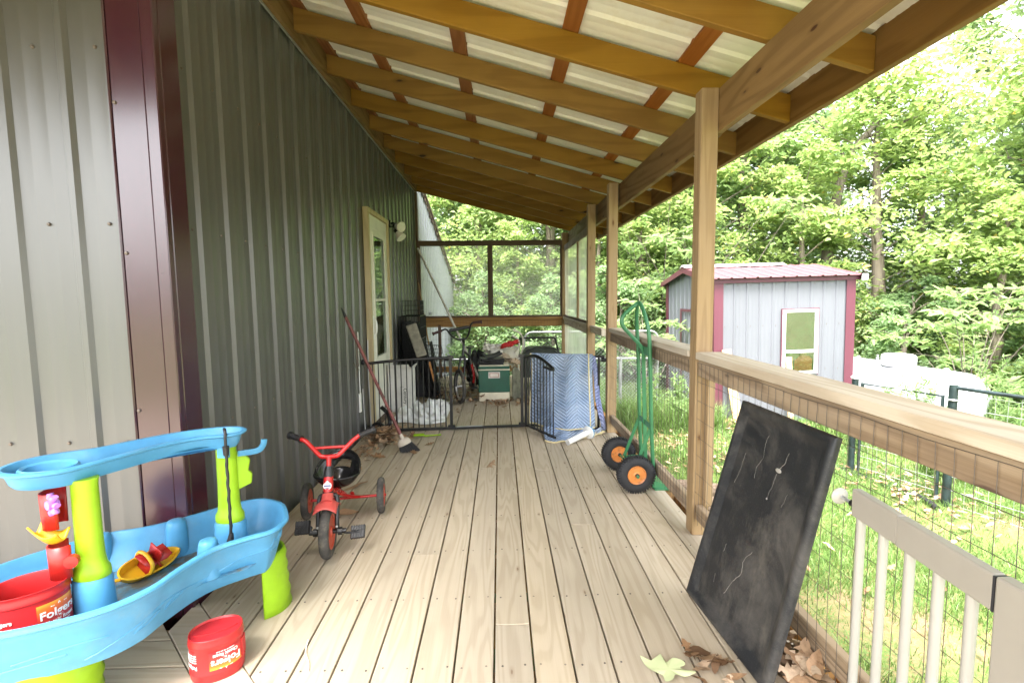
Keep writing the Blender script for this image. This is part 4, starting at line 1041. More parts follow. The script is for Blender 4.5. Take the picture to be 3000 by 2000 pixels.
mb.build('wave_relief', BLUE, tbl, smooth=60)
for p,h1,r in ((P1,.748,.036),(P2,.742,.036)):
    mb = MB(); mb.lathe([(r*1.36,.421),(r*1.40,.43),(r*1.36,.447),(r*1.15,.462),(r*1.05,.49),(r*1.0,.56),(r*.97,h1-.02),(r*1.06,h1)], Matrix.Translation(p), 28, sx=1.1, sy=.85); mb.build('post', LIME, tbl, smooth=40)
mb = MB(); mb.prism([(.03,.54),(.085,.56),(.09,.60),(.075,.615),(.085,.66),(.06,.69),(.03,.70)],-.015,.015,0,Matrix(((.85,0,-.5,P2.x),(.5,0,.85,P2.y),(0,1,0,0),(0,0,0,1)))); mb.build('post_fin', LIME, tbl, bevel=.006, seg=2)
tr_o = [(-1.52,1.45),(-1.43,1.44),(-1.34,1.485),(-1.285,1.60),(-1.215,1.75),(-1.13,1.845),(-1.04,1.875),(-.995,1.915),(-1.01,1.975),(-1.08,2.005),(-1.18,1.975),(-1.285,1.90),(-1.37,1.80),(-1.43,1.72),(-1.53,1.655),(-1.58,1.58),(-1.575,1.50)]
to = [(-1.27+(p.x+1.27)*.93,1.73+(p.y-1.73)*.93) for p in smooth_path([(x,y,0) for x,y in tr_o],6,True)]
mb = MB(); loft(mb, to, [(.045,.735),(.032,.737),(.022,.75),(.012,.782),(.003,.786),(-.006,.790),(-.007,.796),(.0,.800),(.010,.799),(.016,.79),(.026,.755),(.05,.75)], cap_top=True)
mb.lathe([(.080,.75),(.078,.786),(.072,.792),(.064,.786),(.060,.76),(.001,.757)], Matrix.Translation((-1.44,1.56,0)), 32, sx=1.05, sy=.85)
mb.build('upper_tray', BLUE, tbl, smooth=40)
mb = MB(); mb.tube(smooth_path([(-1.05,1.94,.70),(-1.00,1.99,.695),(-.985,2.01,.71),(-.98,2.015,.735)],4),.008,6,flat=1.6); mb.box(-1.10,-1.06,1.885,1.90,.70,.74); mb.build('side_hook', BLUE, tbl, smooth=40)
# legs
def leg(cx, cy, r0, r1, a0, a1, z1, th=.012):
    mb = MB(); n = 14; mz = 9
    for k in range(mz+1):
        f = k/mz; r = r1+(r0-r1)*f + .0035*math.cos(k*PI)
        for j in range(n+1):
            a = math.radians(a0+(a1-a0)*j/n); mb.v.append((cx+r*math.cos(a), cy+r*math.sin(a), .001+z1*f)); mb.r.append(0)
    for k in range(mz):
        for j in range(n): b=k*(n+1)+j; mb.f.append((b,b+1,b+n+2,b+n+1))
    o = mb.build('leg', LIME, tbl, smooth=50); m = o.modifiers.new('s','SOLIDIFY'); m.thickness = th; m.offset = -1; return o
leg(-1.035,2.035,.098,.112,-62,70,.25)
leg(-1.425,1.49,.13,.115,-130,40,.235)
leg(-1.62,1.70,.11,.10,60,230,.26)
leg(-1.70,1.42,.11,.09,130,290,.26)
# play parts on the front post
mb = MB(); M = axisM(P1+Vector((-.075,-.02,0)),(0,0,1))
mb.lathe([(.036,.60),(.038,.715)], M, 16, a0=PI*.5, a1=PI*1.75); mb.build('red_chute', REDP, tbl, smooth=60, solid=.004)
mb = MB(); M = axisM(P1+Vector((-.045,-.045,0)),(0,0,1)); mb.lathe([(.034,.45),(.036,.555)], M, 16, a0=PI*.6, a1=PI*1.9); mb.lathe([(.001,0),(.016,.0),(.018,.018),(.001,.02)], axisM(P1+Vector((.0,-.062,.51)),(.3,-1,0)),14); mb.build('red_chute', REDP, tbl, smooth=60, solid=.004)
mb = MB()
mb.grid(lambda u,v:(P1.x-.115+u*.085, P1.y-.055+(v-.5)*.05, .575+.016*math.cos((v-.5)*5)*-1+.016-.02*math.sin(u*3)+ (.02*(1-u)**2)), 10, 8)
mb.build('yellow_scoop', YELP, tbl, smooth=60, solid=.005)
for dz in (0.0,):
    mb = MB()
    for k in range(7):
        a = 2*PI*k/7; c0 = P1+Vector((-.055,-.055,.685)); d = Vector((math.cos(a)*.75,-math.cos(a)*.35,math.sin(a)))
        mb.tube([c0+d*.012,c0+d*.024,c0+d*.035],[.006,.012,.009],8,flat=.8)
    mb.lathe([(.001,-.016),(.014,-.014),(.014,.014),(.001,.016)],axisM(P1+Vector((-.055,-.055,.685)),(.35,.75,0)),14)
    mb.build('spinner', PURP, tbl, smooth=60)
# dirty puddle at the bottom of the basin
ol2 = [(Vector(p)*.0+Vector((-1.33+(p[0]+1.33)*.80,1.70+(p[1]-1.70)*.80))) for p in ol]
PUD = NT('murky_puddle'); t = PUD; c = t.coord(); n = t.noise(c,9,5,.65); t.bsdf(t.mix(t.ramp(n,[(.42,0),(.6,1)]),(.09,.27,.42),(.13,.12,.095)),.12,0,t.bump(n,.1,.003)); PUD = t.m
mb = MB(); loft(mb, [tuple(p) for p in ol2],[(0,.2735),(.01,.2755)],cap_bot=False,cap_top=True); tag(mb.build('puddle', PUD), 'shallow murky rainwater in the blue basin', 'puddle')
mb = MB(); mb.tube(smooth_path([(-1.25,1.63,.285),(-1.22,1.66,.29),(-1.20,1.64,.285),(-1.21,1.60,.29)],4),.006,6); mb.box(-1.27,-1.245,1.60,1.64,.278,.296); tag(mb.build('clip',BLACKP,smooth=50),'small black plastic clip lying in the blue basin','clip')
# black hook cord on tray rim
mb = MB(); hp = [(-1.075,1.905,.79),(-1.072,1.893,.812),(-1.055,1.868,.812),(-1.05,1.858,.79),(-1.05,1.857,.74)]
mb.tube(smooth_path(hp,5),.0055,8); mb.tube([(-1.05,1.857,.755),(-1.05,1.857,.72)],[.012,.010],10)
mb.tube([(-1.05+.0015*math.sin(k*1.7),1.857+.001*math.cos(k*2.3),.72-k*.0175) for k in range(19)],[.0052 if k%2 else .0065 for k in range(19)],8)
mb.tube([(-1.05,1.857,.41),(-1.052,1.857,.395),(-1.055,1.855,.375)],[.008,.011,.014],8); tag(mb.build('hook_cord',BLACKP,smooth=60),'black hooked cord hanging from the upper blue tray','cord')
# toy boat
bt = empty('toy_boat',(-1.36,1.84,.29),'yellow toy boat with red paddle wheel lying in the blue basin','toy boat')
bx = Vector((.38,.92,0)).normalized(); bM = Matrix(((bx.x,-bx.y,0,-1.365),(bx.y,bx.x,0,1.835),(0,0,1,.283),(0,0,0,1))) @ Matrix.Rotation(math.radians(28),4,'X')
bo = [(p.x,p.y) for p in smooth_path([(.115,0,0),(.06,.04,0),(-.02,.048,0),(-.08,.035,0),(-.105,0,0),(-.08,-.035,0),(-.02,-.048,0),(.06,-.04,0)],5,True)]
tmp = MB(); loft(tmp, bo, [(.02,0),(.008,.012),(.0,.035),(-.003,.037),(.003,.039),(.008,.03),(.014,.012)],cap_top=True)
mb = MB(); mb.add(tmp.v,tmp.f,0,bM); mb.tube([bM@Vector(p) for p in ((-.10,0,.02),(-.13,.01,.022),(-.15,.03,.02))],[.012,.012,.02],8,flat=.4); mb.tube([bM@Vector(p) for p in smooth_path([(-.02,.045,.035),(-.02,.04,.07),(-.02,0,.085),(-.02,-.04,.07),(-.02,-.045,.035)],4)],.007,8)
mb.build('hull', YELP, bt, smooth=45)
mb = MB()
for k in range(5):
    a = 2*PI*k/5; M = bM @ Matrix.Translation((.01,0,.055)) @ Matrix.Rotation(a,4,'Y')
    mb.add([(.004,-.03,0),(.004,.03,0),(.03,.034,.006),(.05,.03,.018),(.05,-.03,.018),(.03,-.034,.006)],[(0,1,2,5),(5,2,3,4)],0,M)
mb.build('paddle_wheel', REDP, bt, smooth=40, solid=.004)

# coffee canisters
CANR = plain('red_canister',(.44,.016,.018),.33,vary=.06)
LABR = NT('canister_label'); t = LABR; a = t.attr(); t.bsdf(t.ramp(a,[(0,(.42,.012,.02)),(.5,(.55,.03,.02)),(.85,(.75,.16,.02)),(1,(.85,.36,.04))]),.35); LABR = t.m
WTXT = plain('white_print',(.85,.82,.80),.5,vary=.02)
def canister(name, cx, cy, z0, h, ra, rb_, rot, flip, label, th0, grip):
    r = empty(name,(cx,cy,z0),label,'canister')
    def sup(th, k=1.0):
        c_,s_ = math.cos(th), math.sin(th); p = 2.2
        q = (abs(c_/ra)**p+abs(s_/rb_)**p)**(-1/p)*k; x,y = q*c_, q*s_
        return (cx+x*math.cos(rot)-y*math.sin(rot), cy+x*math.sin(rot)+y*math.cos(rot))
    def ring(k,z,n=56): 
        return [(*sup(2*PI*i/n,k),z) for i in range(n)]
    lv = [(.93,0),(.97,.008),(.97,.02),(1.0,.026),(1.0,.034),(.965,.040),(.965,h-.034),(1.0,h-.03),(1.0,h-.02),(.97,h-.014),(.975,h-.002)]
    if flip: lv += [(.955,h),(.93,h-.003),(.90,h-.006)]
    else: lv += [(.99,h),(.97,h+.001),(.945,h-.004),(.935,.02)]
    mb = MB(); n = 56
    for k,z in lv: mb.v += ring(k,z0+z,n); mb.r += [0]*n
    for k in range(len(lv)-1):
        for i in range(n): mb.f.append((k*n+i,k*n+(i+1)%n,(k+1)*n+(i+1)%n,(k+1)*n+i))
    mb.f.append(tuple(range((len(lv)-1)*n,len(lv)*n))); mb.f.append(tuple(range(n-1,-1,-1)))
    mb.build('body', CANR, r, smooth=35)
    if flip:
        mb = MB(); M = Matrix.Translation((cx,cy,z0+h-.006)) @ Matrix.Rotation(rot,4,'Z'); mb.lathe([(.8,0),(.78,.003),(.001,.004)],M@Matrix.Diagonal((ra,rb_*.36,1,1)),32); mb.build('base_panel', CANR, r, smooth=40)
    # finger grip recess: two dark ribs at one side
    def surf(th, z, o_=.001): 
        p = sup(th,.965); d = Vector((p[0]-cx,p[1]-cy)).normalized(); return (p[0]+d.x*o_,p[1]+d.y*o_,z)
    mb = MB()
    for k in (0,1,2):
        tg = grip+.16*k; mb.tube([surf(tg,z0+.045+q*(h-.09)/6,.001) for q in range(7)],.0045,6)
    mb.build('grip_ribs', CANR, r, smooth=60)
    rad = (ra+rb_)/2; sg = -1 if flip else 1; hm = z0+h/2
    mb = MB(); b = 0; nu,nv = 18,8; wl = .055/rad
    for i in range(nu+1):
        for j in range(nv+1):
            th = th0+(i/nu-.5)*2*wl; v = j/nv; z = z0+.045+v*(h-.09); mb.v.append(surf(th,z,.0012)); mb.r.append((1-v) if flip else v)
    for i in range(nu):
        for j in range(nv): q=i*(nv+1)+j; mb.f.append((q,q+nv+1,q+nv+2,q+1))
    mb.build('label', LABR, r, smooth=60)
    fn = lambda x,y,z: surf(th0+sg*x/rad, hm+sg*y, .0022+z)
    mb = MB(); put_text(mb,'Folgers',.034,fn,bold=.0006,dy=-.002); put_text(mb,'Classic Roast',.0155,fn,bold=.0002,dy=-.022)
    put_text(mb,'~  ^  ~',.016,fn,dy=.026); put_text(mb,'MAKES UP TO 240 CUPS',.0055,fn,dy=-.031)
    mb.build('lettering', WTXT, r)
    mb = MB(); f2 = lambda x,y,z: surf(th0-1.55+sg*x/rad, hm+sg*y, .0022+z)
    put_text(mb,'Folgers',.018,f2,bold=.0003,dy=.012)
    for q in range(4): put_text(mb,'100% PURE COFFEE',.006,f2,dy=-.004-.008*q)
    mb.build('lettering', WTXT, r)
    return r
canister('coffee_canister', -1.018,1.668,.001,.155,.086,.070,math.radians(28),True,'small red plastic coffee canister standing upside down on the deck',math.radians(-68),math.radians(-22))
canister('coffee_canister', -1.447,1.462,.277,.178,.098,.082,math.radians(38),False,'open red plastic coffee canister standing inside the blue basin',math.radians(-40),math.radians(25))

# ------------------------------------------------------------------ tricycle
RED = plain('red_bike_paint',(.45,.012,.012),.28,vary=.06,dirt=((.30,.12,.09),.5,12,.6))
PINK = plain('sun_faded_red',(.50,.075,.065),.4,vary=.1)
TYRE = plain('worn_rubber',(.055,.052,.048),.85,vary=.3,scale=20,dirt=((.17,.15,.12),.7,18,.5),bump=.3,bscale=60)
RIMO = plain('orange_red_rim',(.48,.07,.035),.45,vary=.1)
tri = empty('tricycle',(-.93,2.70,0),'red child tricycle with black bucket seat and black pedals','tricycle')
def wheel(c, ax_, r, w_, parent, spokes=5, rim=RIMO, tread=True):
    M = axisM(c, ax_)
    tb = MB(); prof = []
    for k in range(13): a = -PI*.62+PI*1.24*k/12; prof.append((r-w_*.5+math.cos(a)*w_*.5, math.sin(a)*w_*.5))
    prof += [(r-w_*.95,w_*.36),(r-w_*.95,-w_*.36)]; prof.append(prof[0])
    tb.lathe(prof, M, 40); wh = tb.build('wheel', TYRE, parent, smooth=50)
    rm = MB(); rm.lathe([(r-w_*.94,-w_*.34),(r-w_*.9,-w_*.42),(r-w_*1.15,-w_*.42),(r-w_*1.25,-w_*.15),(r-w_*1.25,w_*.15),(r-w_*1.15,w_*.42),(r-w_*.9,w_*.42),(r-w_*.94,w_*.34)], M, 36)
    rm.lathe([(.001,-w_*.5),(.026,-w_*.5),(.03,-w_*.3),(.03,w_*.3),(.026,w_*.5),(.001,w_*.5)], M, 18)
    for k in range(spokes):
        a = 2*PI*k/spokes; rm.add([],[]); S = M @ Matrix.Rotation(a,4,'Z'); rm.box(.02,r-w_*1.05,-.013,.013,-w_*.28,w_*.28,0,S)
    rm.build('rim', rim, wh, smooth=40)
    return wh
hd = Vector((.14,-.99,0)).normalized(); rt = Vector((.99,.14,0)).normalized()
FW = Vector((-.888,2.43,.13))
wheel(FW, rt, .132, .050, tri)
RL = Vector((-1.165,2.875,.107)); RR_ = Vector((-.742,2.945,.107)); RAX = (RR_-RL).normalized()
for p in (RL,RR_): wheel(p, RAX, .108, .042, tri)
mb = MB(); mb.tube([RL-RAX*.0,RR_+RAX*.03],.0085,10); mid = (RL+RR_)/2
HT = Vector((-.898,2.505,.40)); HB = Vector((-.895,2.475,.315))
mb.tube(smooth_path([HB+Vector((-.004,.03,.03)),(-.92,2.60,.27),(-.945,2.76,.215),mid+Vector((0,-.0,.02))],6),.017,10)
mb.tube(smooth_path([(-.93,2.68,.235),mid+RAX*.06+Vector((0,-.06,.03)),mid+RAX*.09],5),.009,8); mb.tube(smooth_path([(-.93,2.68,.235),mid-RAX*.06+Vector((0,-.06,.03)),mid-RAX*.09],5),.009,8)
mb.tube([mid+RAX*.05+Vector((0,0,.0)),mid+RAX*.05+Vector((0,-.02,.035))],.012,8)
mb.build('frame', RED, tri, smooth=50)
mb = MB(); mb.tube([HB,HT],.024,16); mb.build('head_tube', RED, tri, smooth=50)
mb = MB(); mb.tube([HB+Vector((0,0,-.008)),HB+Vector((0,0,.012))],.0265,16); mb.build('bearing_cap', BLACKP, tri, smooth=40); mb = MB(); mb.tube([HT+Vector((0,0,-.006)),HT+Vector((0,.003,.022)),HT+Vector((0,.008,.045))],[.0265,.022,.016],16); mb.build('bearing_cap', BLACKP, tri, smooth=40)
mb = MB(); fo = Vector((0,-.0245,0)); cM = axisM((HB+HT)/2+Vector((.004,-.0262,0)),(.12,-1,.12),(0,0,1))
mb.prism([(.027,0),(.016,.010),(.010,.018),(0,.021),(-.010,.018),(-.016,.010),(-.027,0),(-.016,-.010),(-.010,-.018),(0,-.021),(.010,-.018),(.016,-.010)],0,.0012,0,cM); bd = mb.build('badge', WTXT, tri)
mb = MB(); mb.box(-.0045,.0045,-.017,.017,.0012,.0018,0,cM)
for k in (-1,1):
    mb.box(k*.011-.002,k*.011+.002,-.011,.011,.0012,.0018,0,cM); mb.box(k*.018-.0015,k*.018+.0015,-.006,.006,.0012,.0018,0,cM)
mb.build('badge_mark', plain('badge_blue_grey',(.10,.12,.25),.5), bd)
mb = MB(); mb.grid(lambda u,v:tuple(FW+hd*.125*math.cos(u*1.15+1.05)+Vector((0,0,1))*(.145*math.sin(u*1.15+1.05)+.030*math.cos((v-.5)*2.9)-.012)+rt*(v-.5)*.112),14,8)
mb.tube([FW+Vector((0,0,.150)),HB+Vector((0,0,-.005))],[.03,.026],14); mb.build('mudguard', PINK, tri, smooth=60, solid=.003)
mb = MB()
for s in (-1,1):
    top = HB+Vector((0,0,-.03))+rt*s*.036; mb.tube(smooth_path([top+rt*s*-.012+Vector((0,0,.02)),top+rt*s*.008,FW+rt*s*.046+Vector((0,.0,.05)),FW+rt*s*.046],5),.0115,10)
mb.build('fork', BLACKM, tri, smooth=50)
mb = MB(); 
for s in (-1,1):
    mb.lathe([(.001,0),(.007,.001),(.006,.006),(.001,.007)],axisM(FW+rt*s*.046+Vector((0,0,.03))+hd*.011,hd),10)
mb.build('bolts', GALV, tri)
PL = Vector((-1.01,2.42,.158)); PR = Vector((-.745,2.46,.112))
mb = MB(); mb.tube([FW-rt*.09,FW+rt*.09],.012,10); mb.tube([FW-rt*.07,FW-rt*.05],.02,12); mb.tube([FW+rt*.05,FW+rt*.07],.02,12)
mb.tube(smooth_path([FW-rt*.07,FW-rt*.085+Vector((0,0,.015)),PL+rt*.04,PL-rt*.03],4),.006,8); mb.tube(smooth_path([FW+rt*.07,FW+rt*.085-Vector((0,0,.012)),PR-rt*.04,PR+rt*.03],4),.006,8); mb.build('cranks', BLACKM, tri, smooth=50)
for p,ex in ((PL,-.95),(PR,-.8)):
    mb = MB(); M = axisM(p, Vector((0,math.sin(ex),math.cos(ex))), rt)
    for s in (-1,1): mb.box(-.036,.036,s*.019-.013,s*.019+.013,-.009,.009,0,M)
    for k in range(6): mb.box(-.034+k*.0125,-.029+k*.0125,-.034,.034,-.011,.011,0,M)
    mb.box(.0,.036,-.01,.01,-.008,.008,0,M); mb.build('pedal', BLACKP, tri, bevel=.002)
hb = [(-1.055,2.555,.578),(-1.02,2.545,.565),(-.955,2.53,.503),(-.93,2.527,.490),(-.87,2.527,.492),(-.845,2.53,.503),(-.79,2.56,.558),(-.755,2.58,.585)]
mb = MB(); mb.tube(smooth_path(hb,5),.0115,12); mb.tube([(-.993,2.538,.532),(-.815,2.545,.538)],.0075,8); mb.tube([HT+Vector((0,.006,.03)),(-.90,2.525,.49)],.013,12); mb.build('handlebar', RED, tri, smooth=50)
for a,b in (((-1.05,2.554,.577),(-1.115,2.578,.592)),((-.757,2.58,.585),(-.69,2.62,.604))):
    mb = MB(); a=Vector(a); b=Vector(b); d=(b-a); pts=[a+d*q/12 for q in range(13)]; mb.tube(pts,[.0165 if q%2 else .0148 for q in range(12)]+[.017],12); mb.tube([a,a+d*.05],.021,14); mb.tube([b-d*.08,b+d*.1],[.021,.021],14); mb.build('grip', BLACKP, tri, smooth=50)
# bucket seat
SC0 = Vector((-.965,2.83,.27))
def seatp(u,v):   # u angle, v radius 0..1
    a = 2*PI*u; x = math.cos(a)*.128; y = math.sin(a)*.105
    rim = .02+.10*max(0,math.sin(a))**.8
    z = -.055+(rim+.055)*v**2.6
    return (SC0.x+x*v**.85+.0*y, SC0.y+(y*v**.85)+.03*v*max(0,math.sin(a)), SC0.z+z)
nu,nv=48,16; mb=MB()
for i in range(nu):
    for j in range(nv+1): mb.v.append(seatp(i/nu,max(.001,j/nv))); mb.r.append(0)
for i in range(nu):
    for j in range(nv):
        a=(i+.5)/nu; 
        if abs(a-.25)<.085 and 12<=j<=13: continue
        b=i*(nv+1)+j; c_=((i+1)%nu)*(nv+1)+j; mb.f.append((b,c_,c_+1,b+1))
SEATM = plain('glossy_black_plastic',(.010,.010,.011),.18,vary=.2)
mb.build('seat', SEATM, tri, smooth=180, solid=.007)
mb=MB(); mb.tube([seatp(i/48,1.0) for i in range(48)],.007,8,closed=True); mb.tube([(SC0.x,SC0.y,.16),(SC0.x,SC0.y,.215)],.02,10); mb.build('seat_rim', SEATM, tri, smooth=60)

# ------------------------------------------------------------------ broom
br = empty('broom',(-.84,4.08,0),'push-button style upright broom leaning on the wall with black bristles','broom')
br['label'] = 'broom with dark red handle and black bristles leaning on the grey wall'
q0 = Vector((-.86,4.13,.155)); q1 = Vector((-1.312,4.12,1.235))
mb = MB(); dd=(q1-q0).normalized(); mb.tube([q0+dd*0,q0+dd*.22],[.016,.0135],10,rnd=.2); mb.tube([q0+dd*.1,q0+dd*.8,q1-dd*.08],.0125,10); mb.build('handle', plain('dark_red_handle',(.20,.055,.05),.5,vary=.3,scale=10), br, smooth=50)
mb = MB(); mb.tube([q1-dd*.085,q1],[.0135,.004],10); mb.build('handle_tip', BLACKP, br, smooth=50)
mb = MB(); mb.tube([q0+dd*.02,q0-dd*.045],[.014,.02],12); M = axisM(q0-dd*.07,-dd,(.93,.3,0)); mb.lathe([(.022,-.03),(.040,-.015),(.048,.01),(.047,.03)],M,20,sx=1.25,sy=.55); mb.build('collar', plain('beige_collar',(.48,.42,.34),.5), br, smooth=50)
mb = MB()
for i in range(620):
    a=R.uniform(0,2*PI); r_=math.sqrt(R.random()); p=M@Vector((math.cos(a)*.056*r_,math.sin(a)*.022*r_,.02)); e=M@Vector((math.cos(a)*.092*r_+R.gauss(0,.004),math.sin(a)*.036*r_+R.gauss(0,.004),.145+R.uniform(-.012,.006)))
    if e.z<.003: e.z=.003
    mb.tube([p,p.lerp(e,.5)+Vector((0,0,.002)),e],[.0016,.0015,.0008],3,rnd=R.random())
mb.build('bristles', plain('black_bristle',(.018,.018,.02),.6), br)
# lime toy shovel
tv = empty('toy_shovel',(-.7,4.54,.01),'lime green toy shovel lying on the deck by the gate','toy shovel')
mb=MB(); M=Matrix.Translation((-.765,4.53,.012))@Matrix.Rotation(.13,4,'Z'); mb.grid(lambda u,v:tuple(M@Vector((-.055+u*.10,(v-.5)*.062*(1-.12*(1-u)),.010+.035*(v-.5)**2*4*.4))),8,6); mb.build('blade',LIME,tv,smooth=60,solid=.004)
mb=MB(); mb.tube([M@Vector((.04,0,.008)),M@Vector((.12,0,.010)),M@Vector((.20,0,.012))],[.012,.008,.010],8,flat=.7); mb.build('handle',LIME,tv,smooth=60)

# ------------------------------------------------------------------ baby gate
bg = empty('baby_gate',(-.1,4.8,0),'black metal baby gate spanning the porch with its door swung open','baby gate')
L0=Vector((-1.285,4.73,0)); L1=Vector((-.49,4.81,0)); G1=Vector((.215,4.865,0)); R1=Vector((1.0,4.66,0))
def bars(mb,p,q,z0,zf,n,r=.0052,skip=0):
    for i in range(n+1):
        f=(i+skip)/(n+2*skip) if skip else i/n; a=p.lerp(q,f); mb.tube([(a.x,a.y,z0),(a.x,a.y,zf(f))],r,8)
zt = lambda f: .685+.035*math.sin(min(1,f*1.25)*PI*.5)
mb=MB(); bars(mb,L0,L1,.035,zt,13,skip=1); mb.build('bars',BLACKM,bg,smooth=60)
mb=MB(); mb.tube([(L0.lerp(L1,f/16).x,L0.lerp(L1,f/16).y,zt(f/16)) for f in range(17)],.0115,8,flat=1.2); mb.build('top_rail',BLACKM,bg,smooth=50); mb=MB(); mb.beam(L0+Vector((0,0,.028)),L1+Vector((0,0,.022)),.02,.018); mb.build('bottom_rail',BLACKM,bg,smooth=50)
for p in (L1,G1):
    mb=MB(); mb.box(p.x-.014,p.x+.014,p.y-.014,p.y+.014,.012,.735); mb.box(p.x-.032,p.x+.032,p.y-.016,p.y+.016,.71,.742); mb.box(p.x-.035,p.x+.035,p.y-.018,p.y+.018,.008,.05); mb.build('upright',BLACKM,bg,bevel=.002)
mb=MB(); p=L1-Vector((.055,.006,0)); mb.tube([(p.x,p.y,.03),(p.x,p.y,.70)],.007,8); mb.tube([(p.x,p.y,.70),(L1.x,L1.y,.70)],.01,6); mb.build('upright',BLACKM,bg,smooth=50); mb=MB(); mb.tube([(-1.02,4.757,.03),(-1.02,4.757,.70)],.010,8); mb.build('upright',BLACKM,bg,smooth=50)
mb=MB(); mb.beam(L1+Vector((-.5,-.05,.020)),G1+Vector((.1,.0,.020)),.034,.020); mb.build('threshold_bar',BLACKM,bg,bevel=.002)
mb=MB(); mb.beam(L1+Vector((.05,.004,.0315)),L1+Vector((.30,.024,.0315)),.024,.003); mb.build('warning_plate',GALV,bg)
for z in (.70,.07):
    mb=MB(); mb.tube([(L0.x,L0.y,z),(-1.33,4.725,z)],.006,8); mb.lathe([(.026,0),(.028,.006),(.026,.02),(.012,.028),(.001,.03)],axisM((-1.329,4.725,z),(1,0,0)),16); mb.build('wall_pad',BLACKP,bg,smooth=50)
# right fixed panel
zr=lambda f:.725
mb=MB(); bars(mb,G1+Vector((.05,0,0)),R1+Vector((-.06,0,0)),.035,zr,11); mb.build('bars',BLACKM,bg,smooth=60)
mb=MB(); mb.tube([G1+Vector((0,0,.728)),R1+Vector((0,0,.728))],.012,8); mb.beam(G1+Vector((0,0,.026)),R1+Vector((0,0,.026)),.02,.018); mb.tube([R1+Vector((-.05,0,.03)),R1+Vector((-.05,0,.73))],.010,8); mb.tube([R1+Vector((-.03,0,.70)),R1+Vector((.016,0,.70))],.02,10); mb.tube([R1+Vector((-.03,0,.05)),R1+Vector((.016,0,.05))],.02,10); mb.build('frame',BLACKM,bg,smooth=50)
# open door leaf
D0=G1+Vector((.035,-.05,0)); D1=Vector((.475,4.36,0))
zd=lambda f:.715+.035*math.sin(f*PI*1.15)*(1 if f<.5 else 1)-.05*max(0,f-.35)
mb=MB(); bars(mb,D0,D1,.045,zd,9); mb.build('door_bars',BLACKM,bg,smooth=60)
mb=MB(); mb.tube([tuple(D0.lerp(D1,f/20))[:2]+(zd(f/20),) for f in range(21)],.0125,8,flat=1.25); mb.beam(D0+Vector((0,0,.040)),D1+(D1-D0)*.06+Vector((0,0,.040)),.018,.02); mb.tube([D0+Vector((0,0,.04)),D0+Vector((0,0,.72))],.013,8); mb.beam(D0.lerp(D1,.72)+Vector((0,0,.664)),D1+Vector((0,0,.655)),.03,.022); mb.build('door_frame',BLACKM,bg,smooth=50)

# ------------------------------------------------------------------ quilted moving blanket over the gate
def quilt(name,col,colb):
    t=NT(name); c=t.coord(); s=t.n('ShaderNodeSeparateXYZ'); t.l(c,s.inputs[0])
    zx=t.math('ABSOLUTE',t.math('SUBTRACT',t.math('FRACT',t.math('MULTIPLY',s.outputs[0],4.6)),.5))
    ph=t.math('ADD',t.math('MULTIPLY',zx,.22),s.outputs[2]); ph=t.math('ADD',ph,t.math('MULTIPLY',s.outputs[1],.6))
    st=t.math('ABSOLUTE',t.math('SINE',t.math('MULTIPLY',ph,88)))
    n=t.noise(c,5,5,.6); n2=t.noise(c,9,4,.6)
    cc=t.mix(t.ramp(n,[(.3,0),(.7,1)]),col,colb); cc=t.mix(t.math('MULTIPLY',t.ramp(st,[(0,1),(.5,0)]),.26),cc,tuple(x*.32 for x in col))
    cc=t.mix(t.ramp(n2,[(.68,0),(.72,.9)]),cc,(.03,.035,.06))
    t.bsdf(cc,.85,0,t.bump(st,1.0,.012)); return t.m
BLUEQ=quilt('blue_quilted_cloth',(.22,.32,.50),(.42,.50,.64)); PURQ=quilt('violet_quilted_cloth',(.24,.28,.52),(.34,.38,.60)); BIND=plain('cream_binding',(.68,.58,.34),.8,vary=.08)
bl=empty('moving_blanket',(.62,4.6,0),'pale blue quilted blanket with cream edging draped over the black gate','blanket')
def bfun(u,v):
    x=.30+u*.59+.012*math.sin(v*5+u*3); fold=.022*math.sin(u*17+v*1.5)*(1-.4*v)+.045*math.sin(u*5.3+1)*v
    yt=4.86-.20*(x-.215)/.785
    if v<.06: z=.742+.010*math.sin(v/.06*PI*.5); y=yt+.02-.04*v/.06
    else: k=(v-.06)/.94; z=.752-.70*k+.012*math.sin(u*9)*(1-k); y=yt-.02-.035*k-.17*k*max(0,min(1,(x-.35)/.15))*max(0,(.92-x)/.55)*1.2
    return (x,y+fold*min(1,v*4),z)
mb=MB(); mb.grid(bfun,40,40); mb.build('front_drop',BLUEQ,bl,smooth=180,solid=.008)
mb=MB(); mb.tube([bfun(i/30,1.0) for i in range(31)],.009,6,flat=.9); mb.tube([bfun(.93+.02*math.sin(j/30*4),j/30) for j in range(31)],.008,6); mb.tube([bfun(0,j/30) for j in range(31)],.007,6); mb.build('binding',BIND,bl,smooth=60)
mb=MB(); mb.grid(lambda u,v:(.30+u*.60,(4.86-.20*(.085+u*.6)/.785)+.035+.03*math.sin(u*9)*v,.745-.55*v),20,16); mb.build('back_drop',BLUEQ,bl,smooth=180,solid=.006)
mb=MB(); mb.grid(lambda u,v:(.86+u*.05+v*.10+.01*math.sin(v*8),4.66+.02*u-.06*v+.012*math.sin(u*6+v*9),.74-.71*v+.0),10,24); mb.build('side_fold',PURQ,bl,smooth=180,solid=.008)
mb=MB(); mb.tube([(.96+.03*math.sin(i),4.60-.012*i,.02) for i in range(4)]+[(.80,4.50,.016)],.008,6); mb.build('binding',BIND,bl,smooth=60)
def puddle(u,v):
    x=.40+.56*u; y=4.62-.02*u-(.34-.30*u**1.6)*v*(.5+.5*math.sin(min(1,u*3+.35)*PI/2)); z=.008+.05*(1-v)**1.4+.014*math.sin(u*19+v*3)*(1-v*.5)+.012*math.sin(v*11+u*5)*(1-v)
    return (x,y,max(.006,z))
